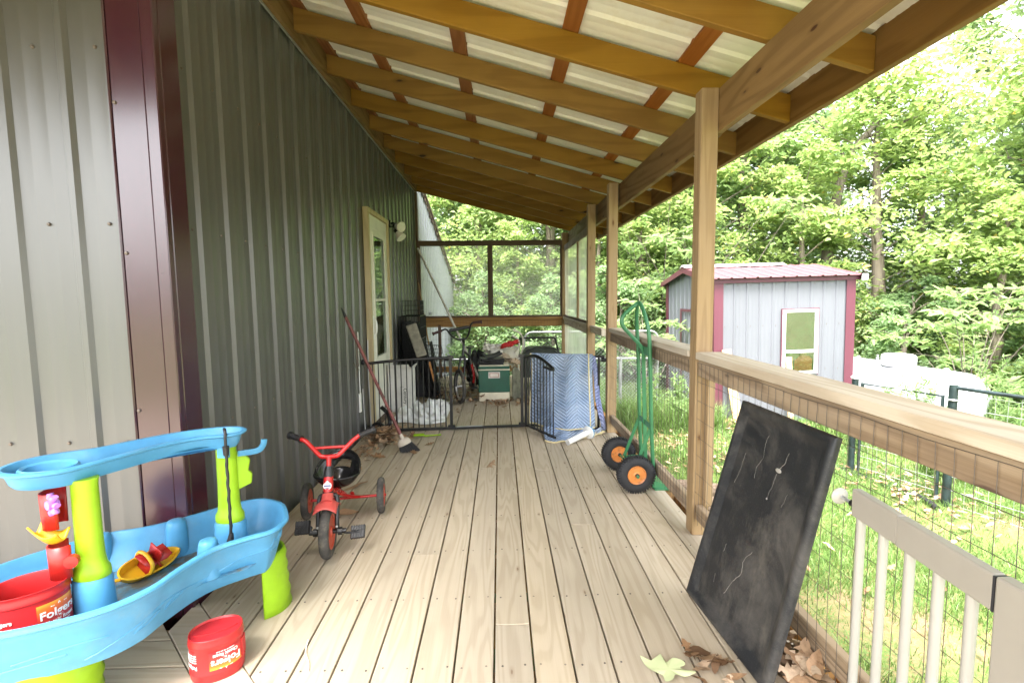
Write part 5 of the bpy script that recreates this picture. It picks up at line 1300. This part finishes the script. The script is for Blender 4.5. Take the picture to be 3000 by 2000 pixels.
mb=MB(); mb.grid(puddle,36,16); mb.build('floor_fold',BLUEQ,bl,smooth=180,solid=.008)
mb=MB(); mb.tube([puddle(i/30,1.0) for i in range(31)],.008,6); mb.build('binding',BIND,bl,smooth=60)
# spool on the floor
spn=empty('white_reel',(.72,4.3,.04),'white plastic tube with round flange lying by the blanket','reel')
WPL=plain('white_plastic_tube',(.80,.80,.78),.35,vary=.05)
a_=Vector((.585,4.215,.032)); b_=Vector((.80,4.41,.062)); d_=(b_-a_).normalized()
mb=MB(); M=axisM(a_,d_); L_=(b_-a_).length; mb.lathe([(.020,0),(.026,.0),(.0265,L_),(.020,L_),(.020,0)],M,20); mb.build('tube',WPL,spn,smooth=40)
mb=MB(); M=axisM(b_,d_); mb.lathe([(.001,-.004),(.055,-.004),(.060,0),(.060,.006),(.055,.010),(.001,.010)],M,32); mb.build('flange',WPL,spn,smooth=40)
mb=MB(); mb.lathe([(.056,.010),(.061,.012),(.061,.018),(.056,.020)],M,32); mb.build('rim',BLUE,spn,smooth=40)

# ------------------------------------------------------------------ hand truck
GREEN=plain('dark_green_paint',(.045,.185,.08),.32,vary=.12,dirt=((.10,.13,.09),.5,14,.6))
HTYRE=plain('black_pneumatic_tyre',(.020,.020,.022),.75,vary=.3,bump=.3)
HUB=plain('dirty_orange_hub',(.60,.21,.05),.4,vary=.15,dirt=((.16,.08,.04),.8,34,.5))
ht=empty('hand_truck',(1.0,3.36,0),'green steel hand truck with black tyres standing at the railing','hand truck')
YN,YF=3.215,3.495
mb=MB()
for y,xt in ((YN,.975),(YF,.985)):
    top=[(1.035,y,.012),(1.03,y,.10),(1.01,y,.45),(.995,y,.90),(.985,y,1.05),(.972,y+(.02 if y==YN else -.03),1.15),(.962,3.36+( -.055 if y==YN else .055),1.235),(.958,3.36,1.262)]
    mb.tube(smooth_path(top,6),.0135,12)
mb.build('rail',GREEN,ht,smooth=50)
mb=MB(); mb.tube(smooth_path([(.99,3.36,.93),(.965,3.355,.97),(.90,3.345,1.04),(.845,3.34,1.10),(.835,3.34,1.15),(.86,3.345,1.19),(.93,3.355,1.245),(.955,3.36,1.26)],6),.0135,12); mb.build('handle',GREEN,ht,smooth=50)
mb=MB(); mb.beam((.992,YN,.935),(.992,YF,.935),.006,.055); mb.beam((1.008,YN,.43),(1.008,YF,.43),.006,.04); mb.beam((1.025,YN,.10),(1.025,YF,.10),.006,.05); mb.beam((1.02,3.36,.10),(.992,3.36,.94),.028,.006,up=(0,1,0)); mb.build('cross_plates',GREEN,ht,bevel=.002)
mb=MB(); mb.box(1.033,1.19,YN-.03,YF+.03,.002,.008); mb.prism([(1.04,.008),(1.17,.008),(1.04,.06)],YN-.006,YN,0,Matrix(((1,0,0,0),(0,0,1,0),(0,1,0,0),(0,0,0,1)))); mb.build('toe_plate',GREEN,ht)
W1=Vector((.895,3.165,.127)); W2=Vector((.885,3.60,.127))
mb=MB()
for y in (YN,YF):
    s=1 if y==YF else -1
    mb.beam((1.005,y,.42),(.90,y+.0,.14),.022,.005,up=(0,1,0)); mb.beam((1.025,y,.14),(.90,y,.135),.022,.005,up=(0,1,0))
mb.tube([(.893,3.10,.127),(.887,3.66,.127)],.009,10); mb.build('axle_bracket',GREEN,ht)
for c in (W1,W2):
    M=axisM(c,(0.02,-1,0)); mb=MB(); prof=[]
    for k in range(15): a=-PI*.72+PI*1.44*k/14; prof.append((.088+math.cos(a)*.038, math.sin(a)*.040))
    prof+= [(.062,.022),(.062,-.022)]; prof.append(prof[0]); mb.lathe(prof,M,48)
    for k in range(44):
        a=2*PI*k/44
        for s in (-1,1): S=M@Matrix.Rotation(a,4,'Z'); mb.box(.108,.127,-.0028,.0028,s*.020-.012,s*.020+.012,0,S@Matrix.Rotation(s*.25,4,'X'))
    wh=mb.build('wheel',HTYRE,ht,smooth=45)
    mb=MB(); mb.lathe([(.063,.030),(.060,.034),(.052,.030),(.050,.012),(.036,.006),(.024,.008),(.022,.03),(.014,.034),(.001,.034)],M,32); mb.lathe([(.063,-.030),(.060,-.034),(.050,-.03),(.040,-.01),(.001,-.01)],M,32); mb.build('rim',HUB,wh,smooth=40)
    mb=MB(); mb.lathe([(.014,.034),(.013,.046),(.008,.048),(.001,.048)],M,12); mb.build('hub_nut',BLACKM,wh,smooth=40)

# ------------------------------------------------------------------ black mat / tray leaning on the rail
MATM=NT('black_rubber_panel'); t=MATM; c=t.coord(); n=t.noise(c,3.2,6,.7,.4); n2=t.noise(t.map(c,(7,7,2)),1.0,5,.7); n3=t.noise(c,260,2,.5)
cc=t.mix(t.ramp(n,[(.48,0),(.68,.6)]),(.011,.012,.014),(.11,.10,.088)); cc=t.mix(t.math('MULTIPLY',t.ramp(n2,[(.58,0),(.72,1)]),.35),cc,(.15,.135,.11)); cc=t.mix(t.math('MULTIPLY',t.ramp(n3,[(.6,0),(.72,1)]),.3),cc,(.10,.10,.10))
t.bsdf(cc,t.math('MULTIPLY_ADD',n,.3,.40),0,t.bump(n3,.25,.0012)); MATM=t.m
mt=empty('rubber_mat',(.825,2.045,.006),'black rubber mat with dried paint drips leaning on the wooden railing','mat')
A_=Vector((.825,2.045,.006)); TL=Vector((1.022,1.985,.870)); TRp=Vector((1.022,1.413,.878)); Bp=Vector((.872,1.475,.006))
ex=(Bp-A_); ez=(TL-A_); ex2=(TRp-TL)
nrm=ex.cross(ez).normalized(); 
if nrm.x>0: nrm=-nrm
def mp(u,v,o_=0.0): p=A_+ez*v; q=Bp+(TRp-Bp)*v; return tuple(p.lerp(q,u)+nrm*o_)
mb=MB(); th=.026; e=.055
lev=[(0,-.0),(0,th*.55),(.006,th*.85),(.016,th),(.030,th*.95),(.050,th*.30),(.065,th*.27)]
rings=[]
for ins,o_ in lev:
    iu,iv=ins/.57,ins/.9; rg=[]
    for u0,v0,u1,v1 in ((iu,iv,1-iu,iv),(1-iu,iv,1-iu,1-iv),(1-iu,1-iv,iu,1-iv),(iu,1-iv,iu,iv)):
        for k in range(12): f=k/12; rg.append(mp(u0+(u1-u0)*f,v0+(v1-v0)*f,o_))
    rings.append(rg)
n=48
for rg in rings: mb.v+=rg; mb.r+=[0]*n
for k in range(len(rings)-1):
    for i in range(n): mb.f.append((k*n+i,k*n+(i+1)%n,(k+1)*n+(i+1)%n,(k+1)*n+i))
mb.f.append(tuple(range((len(rings)-1)*n,len(rings)*n))); mb.f.append(tuple(range(n-1,-1,-1)))
mb.build('sheet',MATM,mt,smooth=50)
DRIP=plain('dried_paint',(.30,.285,.255),.6,vary=.15)
mb=MB(); o_=th*.27+.0015
def drip(pts,r): mb.tube([mp(u+R.uniform(-.004,.004),v,o_) for u,v in [(p.x,p.y) for p in smooth_path([(a,b,0) for a,b in pts],5)]],[max(.0004,r*.6*R.uniform(.3,1.2)) for _ in range((len(pts)-1)*5+1)],5,flat=.5)
drip([(.40,.90),(.385,.86),(.40,.80),(.365,.75),(.37,.70)],.0013); drip([(.64,.87),(.62,.82),(.585,.79)],.0013); drip([(.575,.77),(.57,.72),(.55,.66)],.0012)
drip([(.20,.78),(.19,.70),(.17,.63)],.001); drip([(.72,.72),(.70,.66)],.0012); drip([(.56,.42),(.50,.36),(.51,.30),(.45,.24),(.40,.16)],.0014); drip([(.28,.36),(.27,.32)],.0018); drip([(.25,.20),(.26,.16)],.0012)
M=axisM(mp(.585,.785,o_),nrm); mb.lathe([(.001,.003),(.006,.002),(.008,0)],M,10,sy=2.0); mb.lathe([(.001,.002),(.003,.0015),(.004,0)],axisM(mp(.55,.655,o_),nrm),8)
tag(mb.build('paint_drips',DRIP,mt,smooth=60),kind='stuff')

# ------------------------------------------------------------------ grey pressure gate in the right foreground
GREY=plain('taupe_painted_wood',(.30,.275,.235),.4,vary=.04)
GREYL=plain('taupe_plastic_spindle',(.36,.345,.305),.35,vary=.03)
pg=empty('wooden_gate',(1.0,1.1,0),'taupe wooden child gate with round spindles leaning along the railing','child gate')
mb=MB(); xg=1.0; z_=lambda y:.764-.018*(1.32-y)/.41
def gbar(ya,yb,x0,x1,d=0): mb.add([(x0,ya,z_(ya)-.078),(x1,ya,z_(ya)-.078),(x1,yb,z_(yb)-.078),(x0,yb,z_(yb)-.078),(x0,ya,z_(ya)),(x1,ya,z_(ya)),(x1,yb,z_(yb)),(x0,yb,z_(yb))],[(3,2,1,0),(4,5,6,7),(0,1,5,4),(1,2,6,5),(2,3,7,6),(3,0,4,7)])
gbar(1.158,1.318,.987,1.012); gbar(.915,1.157,.984,1.012); mb.build('top_rail',GREY,pg,bevel=.004,seg=2)
mb=MB(); mb.add([(.980,.80,.02),(1.012,.80,.02),(1.012,.908,.02),(.980,.908,.02),(.980,.80,.748),(1.012,.80,.748),(1.012,.908,.748),(.980,.908,.748)],[(3,2,1,0),(4,5,6,7),(0,1,5,4),(1,2,6,5),(2,3,7,6),(3,0,4,7)]); mb.build('stile',GREY,pg,bevel=.005,seg=2)
mb=MB(); mb.box(.985,1.012,.915,1.318,.03,.10); mb.build('bottom_rail',GREY,pg,bevel=.004)
for y in (1.292,1.212,1.128,1.048,.968,.86):
    if y<.91: continue
    mb=MB(); mb.tube([(.999,y,.10),(.999,y,z_(y)-.077)],.0115,16); mb.build('spindle',GREYL,pg,smooth=60)
mb=MB(); mb.tube([(.999,1.318,.715),(.999,1.372,.715)],.0055,10); mb.build('screw_rod',GALV,pg,smooth=60)
mb=MB(); mb.tube([(.999,1.318,.715),(.999,1.332,.715)],.010,10); mb.build('nut',BLACKM,pg,smooth=60)
mb=MB(); mb.lathe([(.001,0),(.023,.0),(.025,.004),(.020,.010),(.007,.014)],axisM((.999,1.385,.715),(0,-1,0)),24); mb.build('bumper',plain('grey_bumper',(.40,.38,.34),.5),pg,smooth=50)
mb=MB(); mb.box(.982,1.010,.909,.914,.67,.745); mb.build('joint_strip',plain('dark_slot',(.02,.02,.025),.5),pg)

# ------------------------------------------------------------------ clutter at the far end
CGRN=plain('cooler_green',(.010,.085,.050),.42,vary=.12,dirt=((.10,.14,.10),.4,10,.62)); CREAM=plain('cream_plastic',(.66,.61,.46),.45,vary=.08)
co=empty('cooler',(-.07,6.28,0),'green metal cooler with cream base and lid','cooler')
cx0,cx1,cy0,cy1=-.275,.118,6.10,6.42
mb=MB(); mb.box(cx0,cx1,cy0,cy1,.118,.395); mb.build('body',CGRN,co,bevel=.012,seg=3)
mb=MB(); mb.box(cx0+.004,cx1-.004,cy0+.004,cy1-.004,.002,.117); mb.build('base',CREAM,co,bevel=.012,seg=3)
mb=MB(); mb.box(cx0-.003,cx1+.003,cy0-.003,cy1+.003,.396,.412); mb.build('seal_strip',CREAM,co,bevel=.003)
mb=MB(); mb.box(cx0,cx1,cy0,cy1,.4125,.445); mb.build('lid',CGRN,co,bevel=.006,seg=2)
mb=MB(); mb.box(cx0+.01,cx1-.01,cy0+.01,cy1-.01,.4455,.462); mb.build('lid_top',CREAM,co,bevel=.005)
mb=MB(); mb.box(-.15,-.005,cy0-.006,cy0-.0005,.298,.378); pl=mb.build('badge',plain('silver_plate',(.55,.53,.50),.35,.5),co,bevel=.002)
mb=MB(); mb.box(-.135,-.02,cy0-.008,cy0-.0062,.310,.366); mb.build('badge_field',plain('brown_red_print',(.36,.16,.12),.5),pl,bevel=.001)
mb=MB(); mb.box(-.127,-.028,cy0-.0095,cy0-.0082,.317,.359); mb.build('badge_centre',plain('pale_print',(.62,.56,.50),.5),pl)
# stack of black trays on the cooler
for k,(w_,l) in enumerate(((.33,'lowest black folded mat on the cooler'),(.32,'middle black folded mat on the cooler'),(.30,'upper black folded mat on the cooler'))):
    mb=MB(); M=rotM((-.125+.01*k,6.24,.468+k*.027),.03,.02*(k-1),.06*k); mb.grid(lambda u,v:tuple(M@Vector(((u-.5)*w_,(v-.5)*.22,.006*math.sin(u*13+k)+.006*math.sin(v*9)))),18,8)
    tag(mb.build('folded_mat',BLACKP,smooth=180,solid=.022),l,'folded mat','black folded mats on the cooler')
mb=MB(); M=rotM((-.10,6.22,.56),.1,-.12,.2); mb.grid(lambda u,v:tuple(M@Vector(((u-.5)*.24,(v-.5)*.16,.03*(2*u-1)**2+.012*math.sin(v*8)))),14,8); tag(mb.build('black_bowl',BLACKP,smooth=180,solid=.01),'black crumpled plastic dish on top of the folded mats','dish')
# grey board leaning on the cooler side
mb=MB(); mb.prism([(0,0),(.24,0),(.20,.34),(.06,.44),(0,.40)],0,.02,0,Matrix(((.55,.0,.83,.145),(.83,0,-.55,6.12),(0,1,0,.002),(0,0,0,1)))); tag(mb.build('stone_board',plain('mossy_grey_board',(.15,.15,.11),.8,vary=.3,scale=12),bevel=.004),'mossy grey board leaning beside the cooler','board')
# heap: white garden chair, cloths
WCH=plain('cream_chair_plastic',(.68,.64,.55),.5,vary=.08)
ch=empty('plastic_chair',(.05,6.85,0),'folded cream garden chair behind the cooler','chair')
mb=MB(); mb.grid(lambda u,v:(-.17+u*.42+.03*v,6.75+.25*v,.36+.23*v+.03*math.sin(u*PI)),12,10); mb.build('seat',WCH,ch,smooth=180,solid=.02)
mb=MB(); mb.tube(smooth_path([(.16,7.0,.30),(.30,6.98,.50),(.33,6.98,.70),(.28,6.98,.80),(.19,6.98,.84)],6),.013,8); mb.tube(smooth_path([(.20,6.9,.50),(.27,6.9,.62),(.25,6.9,.72),(.17,6.9,.77)],6),.013,8); mb.build('arm',WCH,ch,smooth=60)
mb=MB(); mb.tube(smooth_path([(.26,6.7,.50),(.22,6.65,.44),(.10,6.6,.40),(.0,6.62,.42)],6),.010,8); mb.tube([(-.16,6.8,.55),(-.20,6.9,.02)],.014,8); mb.tube([(.24,6.8,.5),(.28,6.75,.02)],.014,8); mb.build('leg',WCH,ch,smooth=60)
def cloth(name,cx,cy,cz,sx,sy,sz,mat,label,cat,seed,rot=0):
    rs=random.Random(seed); ph=[rs.uniform(0,6) for _ in range(6)]
    def f(u,v):
        a=2*PI*u; b=PI*(v-.5)*.96; r_=1+.22*math.sin(3*a+ph[0]+2*b)+.16*math.sin(5*a+ph[1]-3*b)+.12*math.sin(7*b+ph[2]+a)+.07*math.sin(11*a+ph[3])
        x=math.cos(a)*math.cos(b)*sx*r_; y=math.sin(a)*math.cos(b)*sy*r_; z=math.sin(b)*sz*r_
        return (cx+x*math.cos(rot)-z*math.sin(rot),cy+y,cz+x*math.sin(rot)+z*math.cos(rot))
    mb=MB(); mb.grid(f,44,26,closed=True); return tag(mb.build(name,mat,smooth=180),label,cat)
CLW=plain('off_white_cloth',(.66,.63,.57),.9,vary=.15,scale=12)
cloth('cloth_bundle',-.06,6.72,.60,.16,.10,.055,CLW,'off white cloth bundle on the garden chair','cloth',3,.1)
cloth('cloth_bundle',-.17,6.66,.64,.05,.05,.05,CLW,'small white rolled cloth at the left end of the bundle','cloth',5,.8)
cloth('cloth_bundle',.03,6.70,.49,.15,.09,.05,plain('beige_cloth',(.55,.46,.34),.9,vary=.2,scale=10),'beige crumpled cloth spilling below the white bundle','cloth',9,-.3)
cloth('cloth_bundle',.20,6.60,.44,.09,.07,.035,plain('tan_cloth',(.52,.40,.28),.9,vary=.2,scale=10),'tan rag hanging low at the right of the heap','cloth',14,-.2)
cloth('red_cloth',.12,6.60,.675,.115,.05,.030,plain('red_cloth_fabric',(.55,.03,.03),.85,vary=.12,scale=10),'bright red cloth lying on the heap behind the cooler','cloth',21,.28)
cloth('black_bag',-.33,7.0,.30,.15,.14,.20,plain('black_bag_fabric',(.018,.018,.022),.6,vary=.3),'dark bag slumped behind the cooler beside the white pole','bag',31,0)
# lawn mower
mw_=empty('lawn_mower',(.55,7.2,0),'black lawn mower with tall handle behind the blanket','lawn mower')
mb=MB(); mb.tube(smooth_path([(.27,7.0,.40),(.275,7.0,.66),(.285,7.0,.70),(.32,7.0,.722),(.55,7.0,.725),(.76,7.0,.722),(.795,7.0,.70),(.805,7.0,.66),(.87,7.05,.40)],5),.013,10); mb.build('handle',BLACKM,mw_,smooth=60)
mb=MB(); mb.prism([(.30,.45),(.36,.53),(.40,.575),(.50,.585),(.52,.575),(.62,.575),(.64,.588),(.76,.575),(.82,.52),(.90,.44),(.90,.16),(.30,.16)],6.95,7.35,0,Matrix(((1,0,0,0),(0,0,1,0),(0,1,0,0),(0,0,0,1)))); mb.build('grass_box',plain('dark_olive_box',(.035,.045,.035),.6,vary=.3),mw_,bevel=.012,seg=2)
mb=MB(); mb.tube([(.36,6.94,.535),(.50,6.94,.592),(.64,6.94,.592),(.78,6.94,.575),(.86,6.94,.50)],.012,8); mb.build('box_rim',BLACKP,mw_,smooth=50)
for x in (.28,.92): mb=MB(); mb.lathe([(.001,-.025),(.07,-.025),(.09,-.02),(.09,.02),(.07,.025),(.001,.025)],axisM((x,7.2,.092),(1,0,0)),24); mb.build('wheel',BLACKP,mw_,smooth=40)
# bicycle
bk=empty('bmx_bicycle',(-.42,6.2,0),'black and red BMX bicycle facing the camera','bicycle')
CHR=plain('dull_chrome',(.42,.41,.40),.35,.8)
FH=Vector((.20,-.98,0)).normalized(); fc=Vector((-.505,6.02,.215))
def bwheel(c,ax_,r,par):
    M=axisM(c,ax_); mb=MB(); mb.torus(r-.022,.022,M,44,10); w0=mb.build('wheel',TYRE,par,smooth=60)
    mb=MB(); mb.torus(r-.05,.012,M,40,6)
    for k in range(20): 
        a=2*PI*k/20; S=M@Matrix.Rotation(a,4,'Z'); mb.tube([S@Vector((.012,0,.02*(-1)**k)),S@Vector((r-.05,0,0))],.0012,3)
    mb.lathe([(.001,-.035),(.018,-.035),(.018,.035),(.001,.035)],M,12); mb.build('rim',CHR,w0,smooth=60)
bwheel(fc,Vector((.93,.36,0)),.215,bk)
rc=Vector((-.40,6.85,.215)); bwheel(rc,Vector((.97,.22,0)),.215,bk)
hT=Vector((-.455,6.17,.74)); hB_=Vector((-.468,6.13,.58))
mb=MB(); 
for s in (-1,1): mb.tube([hB_+Vector((s*.028,0,-.02)),fc+Vector((s*.045,.0,.0))],[.013,.010],10)
mb.tube([hB_+Vector((-.035,0,-.02)),hB_+Vector((.035,0,-.02))],.014,8); mb.tube([hB_,hT],.015,10); mb.build('fork',BLACKM,bk,smooth=60)
mb=MB(); bb=Vector((-.40,6.48,.26)); st_=Vector((-.41,6.58,.52)); mb.tube([hB_+Vector((0,.02,.03)),bb],.018,10); mb.tube([hB_+Vector((0,.02,.07)),st_],.015,10); mb.tube([st_,bb],.015,10)
for s in (-1,1): mb.tube([bb+Vector((s*.02,0,0)),rc+Vector((s*.05,0,0))],.009,8); mb.tube([st_+Vector((s*.015,0,0)),rc+Vector((s*.05,0,0))],.008,8)
mb.build('frame',BLACKM,bk,smooth=60)
mb=MB(); mb.tube(smooth_path([(-.375,6.38,.44),(-.352,6.36,.36),(-.345,6.36,.27),(-.352,6.38,.20)],5),.018,8); mb.tube(smooth_path([(-.47,6.42,.40),(-.485,6.42,.32),(-.475,6.42,.24)],5),.018,8); mb.build('red_guard',RED,bk,smooth=60)
mb=MB(); mb.lathe([(.001,-.006),(.075,-.006),(.08,0),(.075,.006),(.001,.006)],axisM(bb+Vector((.05,0,0)),(1,.1,0)),28); mb.tube([bb+Vector((.06,0,0)),bb+Vector((.07,-.10,-.12))],.009,8); mb.tube([bb+Vector((-.05,0,0)),bb+Vector((-.06,.10,.12))],.009,8); mb.build('crank',CHR,bk,smooth=50)
mb=MB(); mb.box(-.39+.02,-.30,6.34,6.41,.12,.145); mb.box(-.52,-.45,6.55,6.62,.36,.385); mb.build('pedal',BLACKP,bk,bevel=.003)
mb=MB(); h_=[(-.79,5.90,.885),(-.70,5.93,.915),(-.65,5.98,.925),(-.60,6.05,.85),(-.53,6.10,.795),(-.46,6.14,.79),(-.42,6.15,.80),(-.385,6.14,.87),(-.36,6.10,.97),(-.32,6.08,1.0),(-.24,6.08,1.005)]
mb.tube(smooth_path(h_,6),.0115,10); mb.tube([hT,(-.46,6.14,.80)],.018,10); mb.build('handlebar',BLACKM,bk,smooth=60)
mb=MB(); mb.tube([(-.615,6.03,.905),(-.385,6.12,.945)],.021,12); mb.build('bar_pad',BLACKP,bk,smooth=60)
for a,b in (((-.70,5.93,.913),(-.80,5.895,.88)),((-.33,6.08,1.0),(-.225,6.08,1.007))):
    mb=MB(); a=Vector(a);b=Vector(b); mb.tube([a.lerp(b,q/10) for q in range(11)],[.0165 if q%2 else .015 for q in range(11)],10); mb.tube([b-(b-a)*.08,b+(b-a)*.05],.023,12); mb.build('grip',plain('dark_maroon_grip',(.05,.02,.02),.7),bk,smooth=50)
mb=MB(); mb.tube(smooth_path([st_,st_+Vector((0,.02,.10))],3),.012,8); mb.grid(lambda u,v:(-.41+(v-.5)*.12*(.4+u*.6),6.50+u*.22,.635+.012*math.cos((v-.5)*3)),10,6); mb.build('saddle',BLACKP,bk,smooth=60,solid=.015)
# long poles
p0=Vector((-.285,6.62,.20)); p1=Vector((-1.245,7.70,2.07))
mb=MB(); mb.beam(p0,p1,.030,.022,.4); tag(mb.build('white_pole',plain('worn_white_pole',(.62,.59,.53),.5,vary=.12,scale=12),bevel=.003),'long worn white pole leaning from the cooler up to the wall','pole')
mb=MB(); mb.tube([(-1.285,7.9,1.55),(-1.00,6.9,.66)],.011,8); tag(mb.build('wooden_pole',wood('pole_wood','Z',(.50,.30,.12),(.35,.18,.06)),smooth=60),'thin orange wooden pole behind the folded crates','pole')
mb=MB(); mb.box(-.985,-.935,7.85,7.88,.02,.86,.4); tag(mb.build('wooden_stake',DARKZ,bevel=.003),'short weathered stake against the mesh behind the crates','stake')
mb=MB(); mb.tube([(-1.325,4.52,1.02),(-1.315,4.52,.70),(-1.32,4.52,.60)],.006,6); mb.tube([(-1.325,4.57,1.0),(-1.315,4.56,.68)],.005,6); mb.tube([(-1.325,4.47,.72),(-1.30,4.47,.68),(-1.30,4.50,.66)],.006,6); tag(mb.build('wall_hook',SCREW,smooth=60),'rusty metal hooks on the wall by the door','hook')
mb=MB(); mb.tube([(-1.30,4.86,.01),(-1.312,4.87,.55),(-1.31,4.885,.90)],.006,6); mb.tube([(-1.305,4.67,.01),(-1.318,4.675,.45)],.006,6); tag(mb.build('metal_rod',GALV,smooth=50),'thin rods standing against the wall by the gate','rod')
mb=MB(); mb.tube(smooth_path([(-1.30,4.95,.02),(-1.24,4.92,.05),(-1.16,4.85,.03),(-1.10,4.80,.08),(-1.13,4.86,.16),(-1.20,4.9,.22)],6),.02,10); tag(mb.build('black_hose',BLACKP,smooth=60),'bent black corrugated hose on the deck by the door','hose')
# folded wire crates
def wirepanel(mb,o_,ex_,ez_,nx,nz,r=.0022):
    o_=Vector(o_);ex_=Vector(ex_);ez_=Vector(ez_)
    for i in range(nx+1): mb.tube([o_+ex_*(i/nx),o_+ex_*(i/nx)+ez_],r if 0<i<nx else r*1.6,4)
    for j in range(nz+1): mb.tube([o_+ez_*(j/nz),o_+ez_*(j/nz)+ex_],r if 0<j<nz else r*1.6,4)
cr_=empty('wire_crate',(-1.2,6.7,0),'tall black wire pet crate standing against the wall','crate')
mb=MB(); wirepanel(mb,(-1.31,6.45,.02),(.27,.0,0),(0,0,1.05),14,7); wirepanel(mb,(-1.04,6.45,.02),(0,.5,0),(0,0,1.05),18,7); wirepanel(mb,(-1.31,6.95,.02),(.27,0,0),(0,0,1.05),14,7); wirepanel(mb,(-1.315,6.45,.02),(0,.5,0),(0,0,1.05),18,7); wirepanel(mb,(-1.31,6.45,1.07),(.27,0,0),(0,.5,0),8,10); mb.build('mesh',BLACKM,cr_)
mb=MB(); mb.box(-1.30,-1.06,6.52,6.90,.03,.98); mb.build('cover',plain('black_cover',(.015,.016,.015),.8,vary=.3),cr_,bevel=.02,seg=2)
tag(cr_); c2=empty('wire_crate',(-1.2,7.1,1.07),'small open wire basket on top of the tall crate','crate'); mb=MB(); wirepanel(mb,(-1.31,6.6,1.075),(.25,0,0),(0,0,.20),12,3); wirepanel(mb,(-1.06,6.6,1.075),(0,.3,0),(0,0,.20),10,3); wirepanel(mb,(-1.31,6.9,1.075),(.25,0,0),(0,0,.20),12,3); mb.build('mesh',BLACKM,c2)
LAB=['foremost','second','third','fourth','fifth']
for k in range(4):
    mb=MB(); lean=Vector((-.30+.015*k,0,0)); x_=-.80-.055*k; y_=6.28+.03*k; hgt=.72+.0*k
    wirepanel(mb,(x_,y_,.012),(-.02,.36,0),(-.10-.045*k,.0,hgt+(.28 if k==3 else .05*k)),12,14,.0024)
    wirepanel(mb,(x_-.02,y_-.01,.012),(.20-.02*k,-.08,0),(-.12-.045*k,.0,hgt-.02+(.3 if k==3 else .04*k)),9,14,.0022)
    tag(mb.build('folded_wire_panel',BLACKM),'%s black folded wire crate panel leaning in the stack'%LAB[k],'crate panel','folded wire crate panels by the wall')
mb=MB(); mb.prism([(-.78,.02),(-1.10,.02),(-1.12,.50),(-1.00,.56),(-.88,.52)],6.36,6.44,0,Matrix(((1,0,0,0),(0,0,1,0),(0,1,0,0),(0,0,0,1)))); tag(mb.build('black_tray',BLACKP,bevel=.01),'black plastic crate tray standing among the wire panels','tray')
mb=MB(); M=rotM((-.99,6.26,.57),0,-.30,.15); mb.box(-.075,.06,-.03,.03,0,.43,0,M); tag(mb.build('foam_board',plain('weathered_foam',(.27,.25,.19),.85,vary=.2,scale=14),bevel=.015,seg=2),'grey green foam cushion board resting on the wire panels','cushion')
mb=MB(); mb.beam((-.845,6.24,.25),(-.90,6.22,.50),.022,.02,.3,up=(0,1,0)); tag(mb.build('wood_strip',RIMW),'short pale wooden strip stuck among the wire panels','stick')
# white carton with lettering
bxw=empty('carton',(-1.14,5.68,0),'tall worn white cardboard box beside the door','box')
CARD=plain('white_carton',(.62,.61,.58),.75,vary=.1,dirt=((.36,.27,.22),.5,6,.58))
mb=MB(); bM2=rotM((-1.145,5.68,.002),0,0,-.10); mb.box(-.135,.135,-.09,.09,0,.50,0,bM2); mb.build('body',CARD,bxw,bevel=.004)
mb=MB(); mb.add([(-.135,-.09,.5),(.135,-.09,.5),(.12,-.13,.56),(-.11,-.13,.55)],[(0,1,2,3)],0,bM2); mb.add([(.135,-.09,.5),(.135,.09,.5),(.165,.08,.55),(.16,-.08,.54)],[(0,1,2,3)],0,bM2); mb.add([(-.135,-.09,.5),(-.135,.09,.5),(-.12,.05,.56),(-.13,-.08,.55)],[(0,1,2,3)],0,bM2); mb.build('flap',CARD,bxw,solid=.004)
mb=MB(); put_text(mb,'Century',.055,lambda x,y,z:tuple(bM2@Vector((.045+y*1.0-.0,-.0905-z,.19-x))),bold=.0004); mb.beam(bM2@Vector((.01,-.0915,.06)),bM2@Vector((.01,-.0915,.30)),.0015,.003,up=(0,1,0)); mb.beam(bM2@Vector((.01,-.0915,.30)),bM2@Vector((.05,-.0915,.295)),.003,.0015); mb.build('lettering',plain('black_print',(.03,.03,.03),.6),bxw)
# plastic bag / packing sheet on the deck
FOAMW=plain('translucent_white_plastic',(.78,.79,.80),.35,vary=.06)
def bagf(u,v):
    x=-1.17+.58*u; y=5.05+.05*math.sin(u*7)+ (1.0)*v*(.75+.25*u); e_=math.sin(PI*min(1,max(0,u)))**.5*math.sin(PI*v)**.5
    z=.01+e_*(.055+.035*math.sin(u*23+v*9)+.03*math.sin(v*31-u*13)+.02*math.sin(u*47+v*37))+.10*max(0,v-.6)*(1+.6*math.sin(u*12))
    return (x,y,max(.004,z))
mb=MB(); mb.grid(bagf,60,50); tag(mb.build('plastic_sheet',FOAMW,smooth=30),'crumpled white plastic sheeting on the deck behind the gate','plastic sheeting')
# small disc lid in front of bicycle
mb=MB(); mb.lathe([(.001,.012),(.09,.012),(.10,.006),(.10,.001)],Matrix.Translation((-.39,6.22,0)),28,sy=.6); tag(mb.build('lid',plain('grey_lid',(.20,.19,.17),.6),smooth=40),'flat grey round lid on the deck beside the bicycle wheel','lid')
mb=MB(); mb.tube(smooth_path([(.33,4.70,.008),(.37,4.66,.02),(.42,4.66,.008),(.38,4.70,.015),(.35,4.67,.008)],5),.005,6); tag(mb.build('cord',CREAM,smooth=60),'small knot of pale cord on the deck under the gate','cord')
# utility meter on far wall
mb=MB(); mb.box(-1.335,-1.28,9.35,9.50,.98,1.04); mb.box(-1.335,-1.25,11.2,11.35,-.35,-.1); mb.box(-1.335,-1.25,11.2,11.35,-.65,-.45); tag(mb.build('meter_box',plain('grey_meter',(.30,.31,.32),.5),bevel=.006),'small grey boxes on the outer wall beyond the porch','utility box')
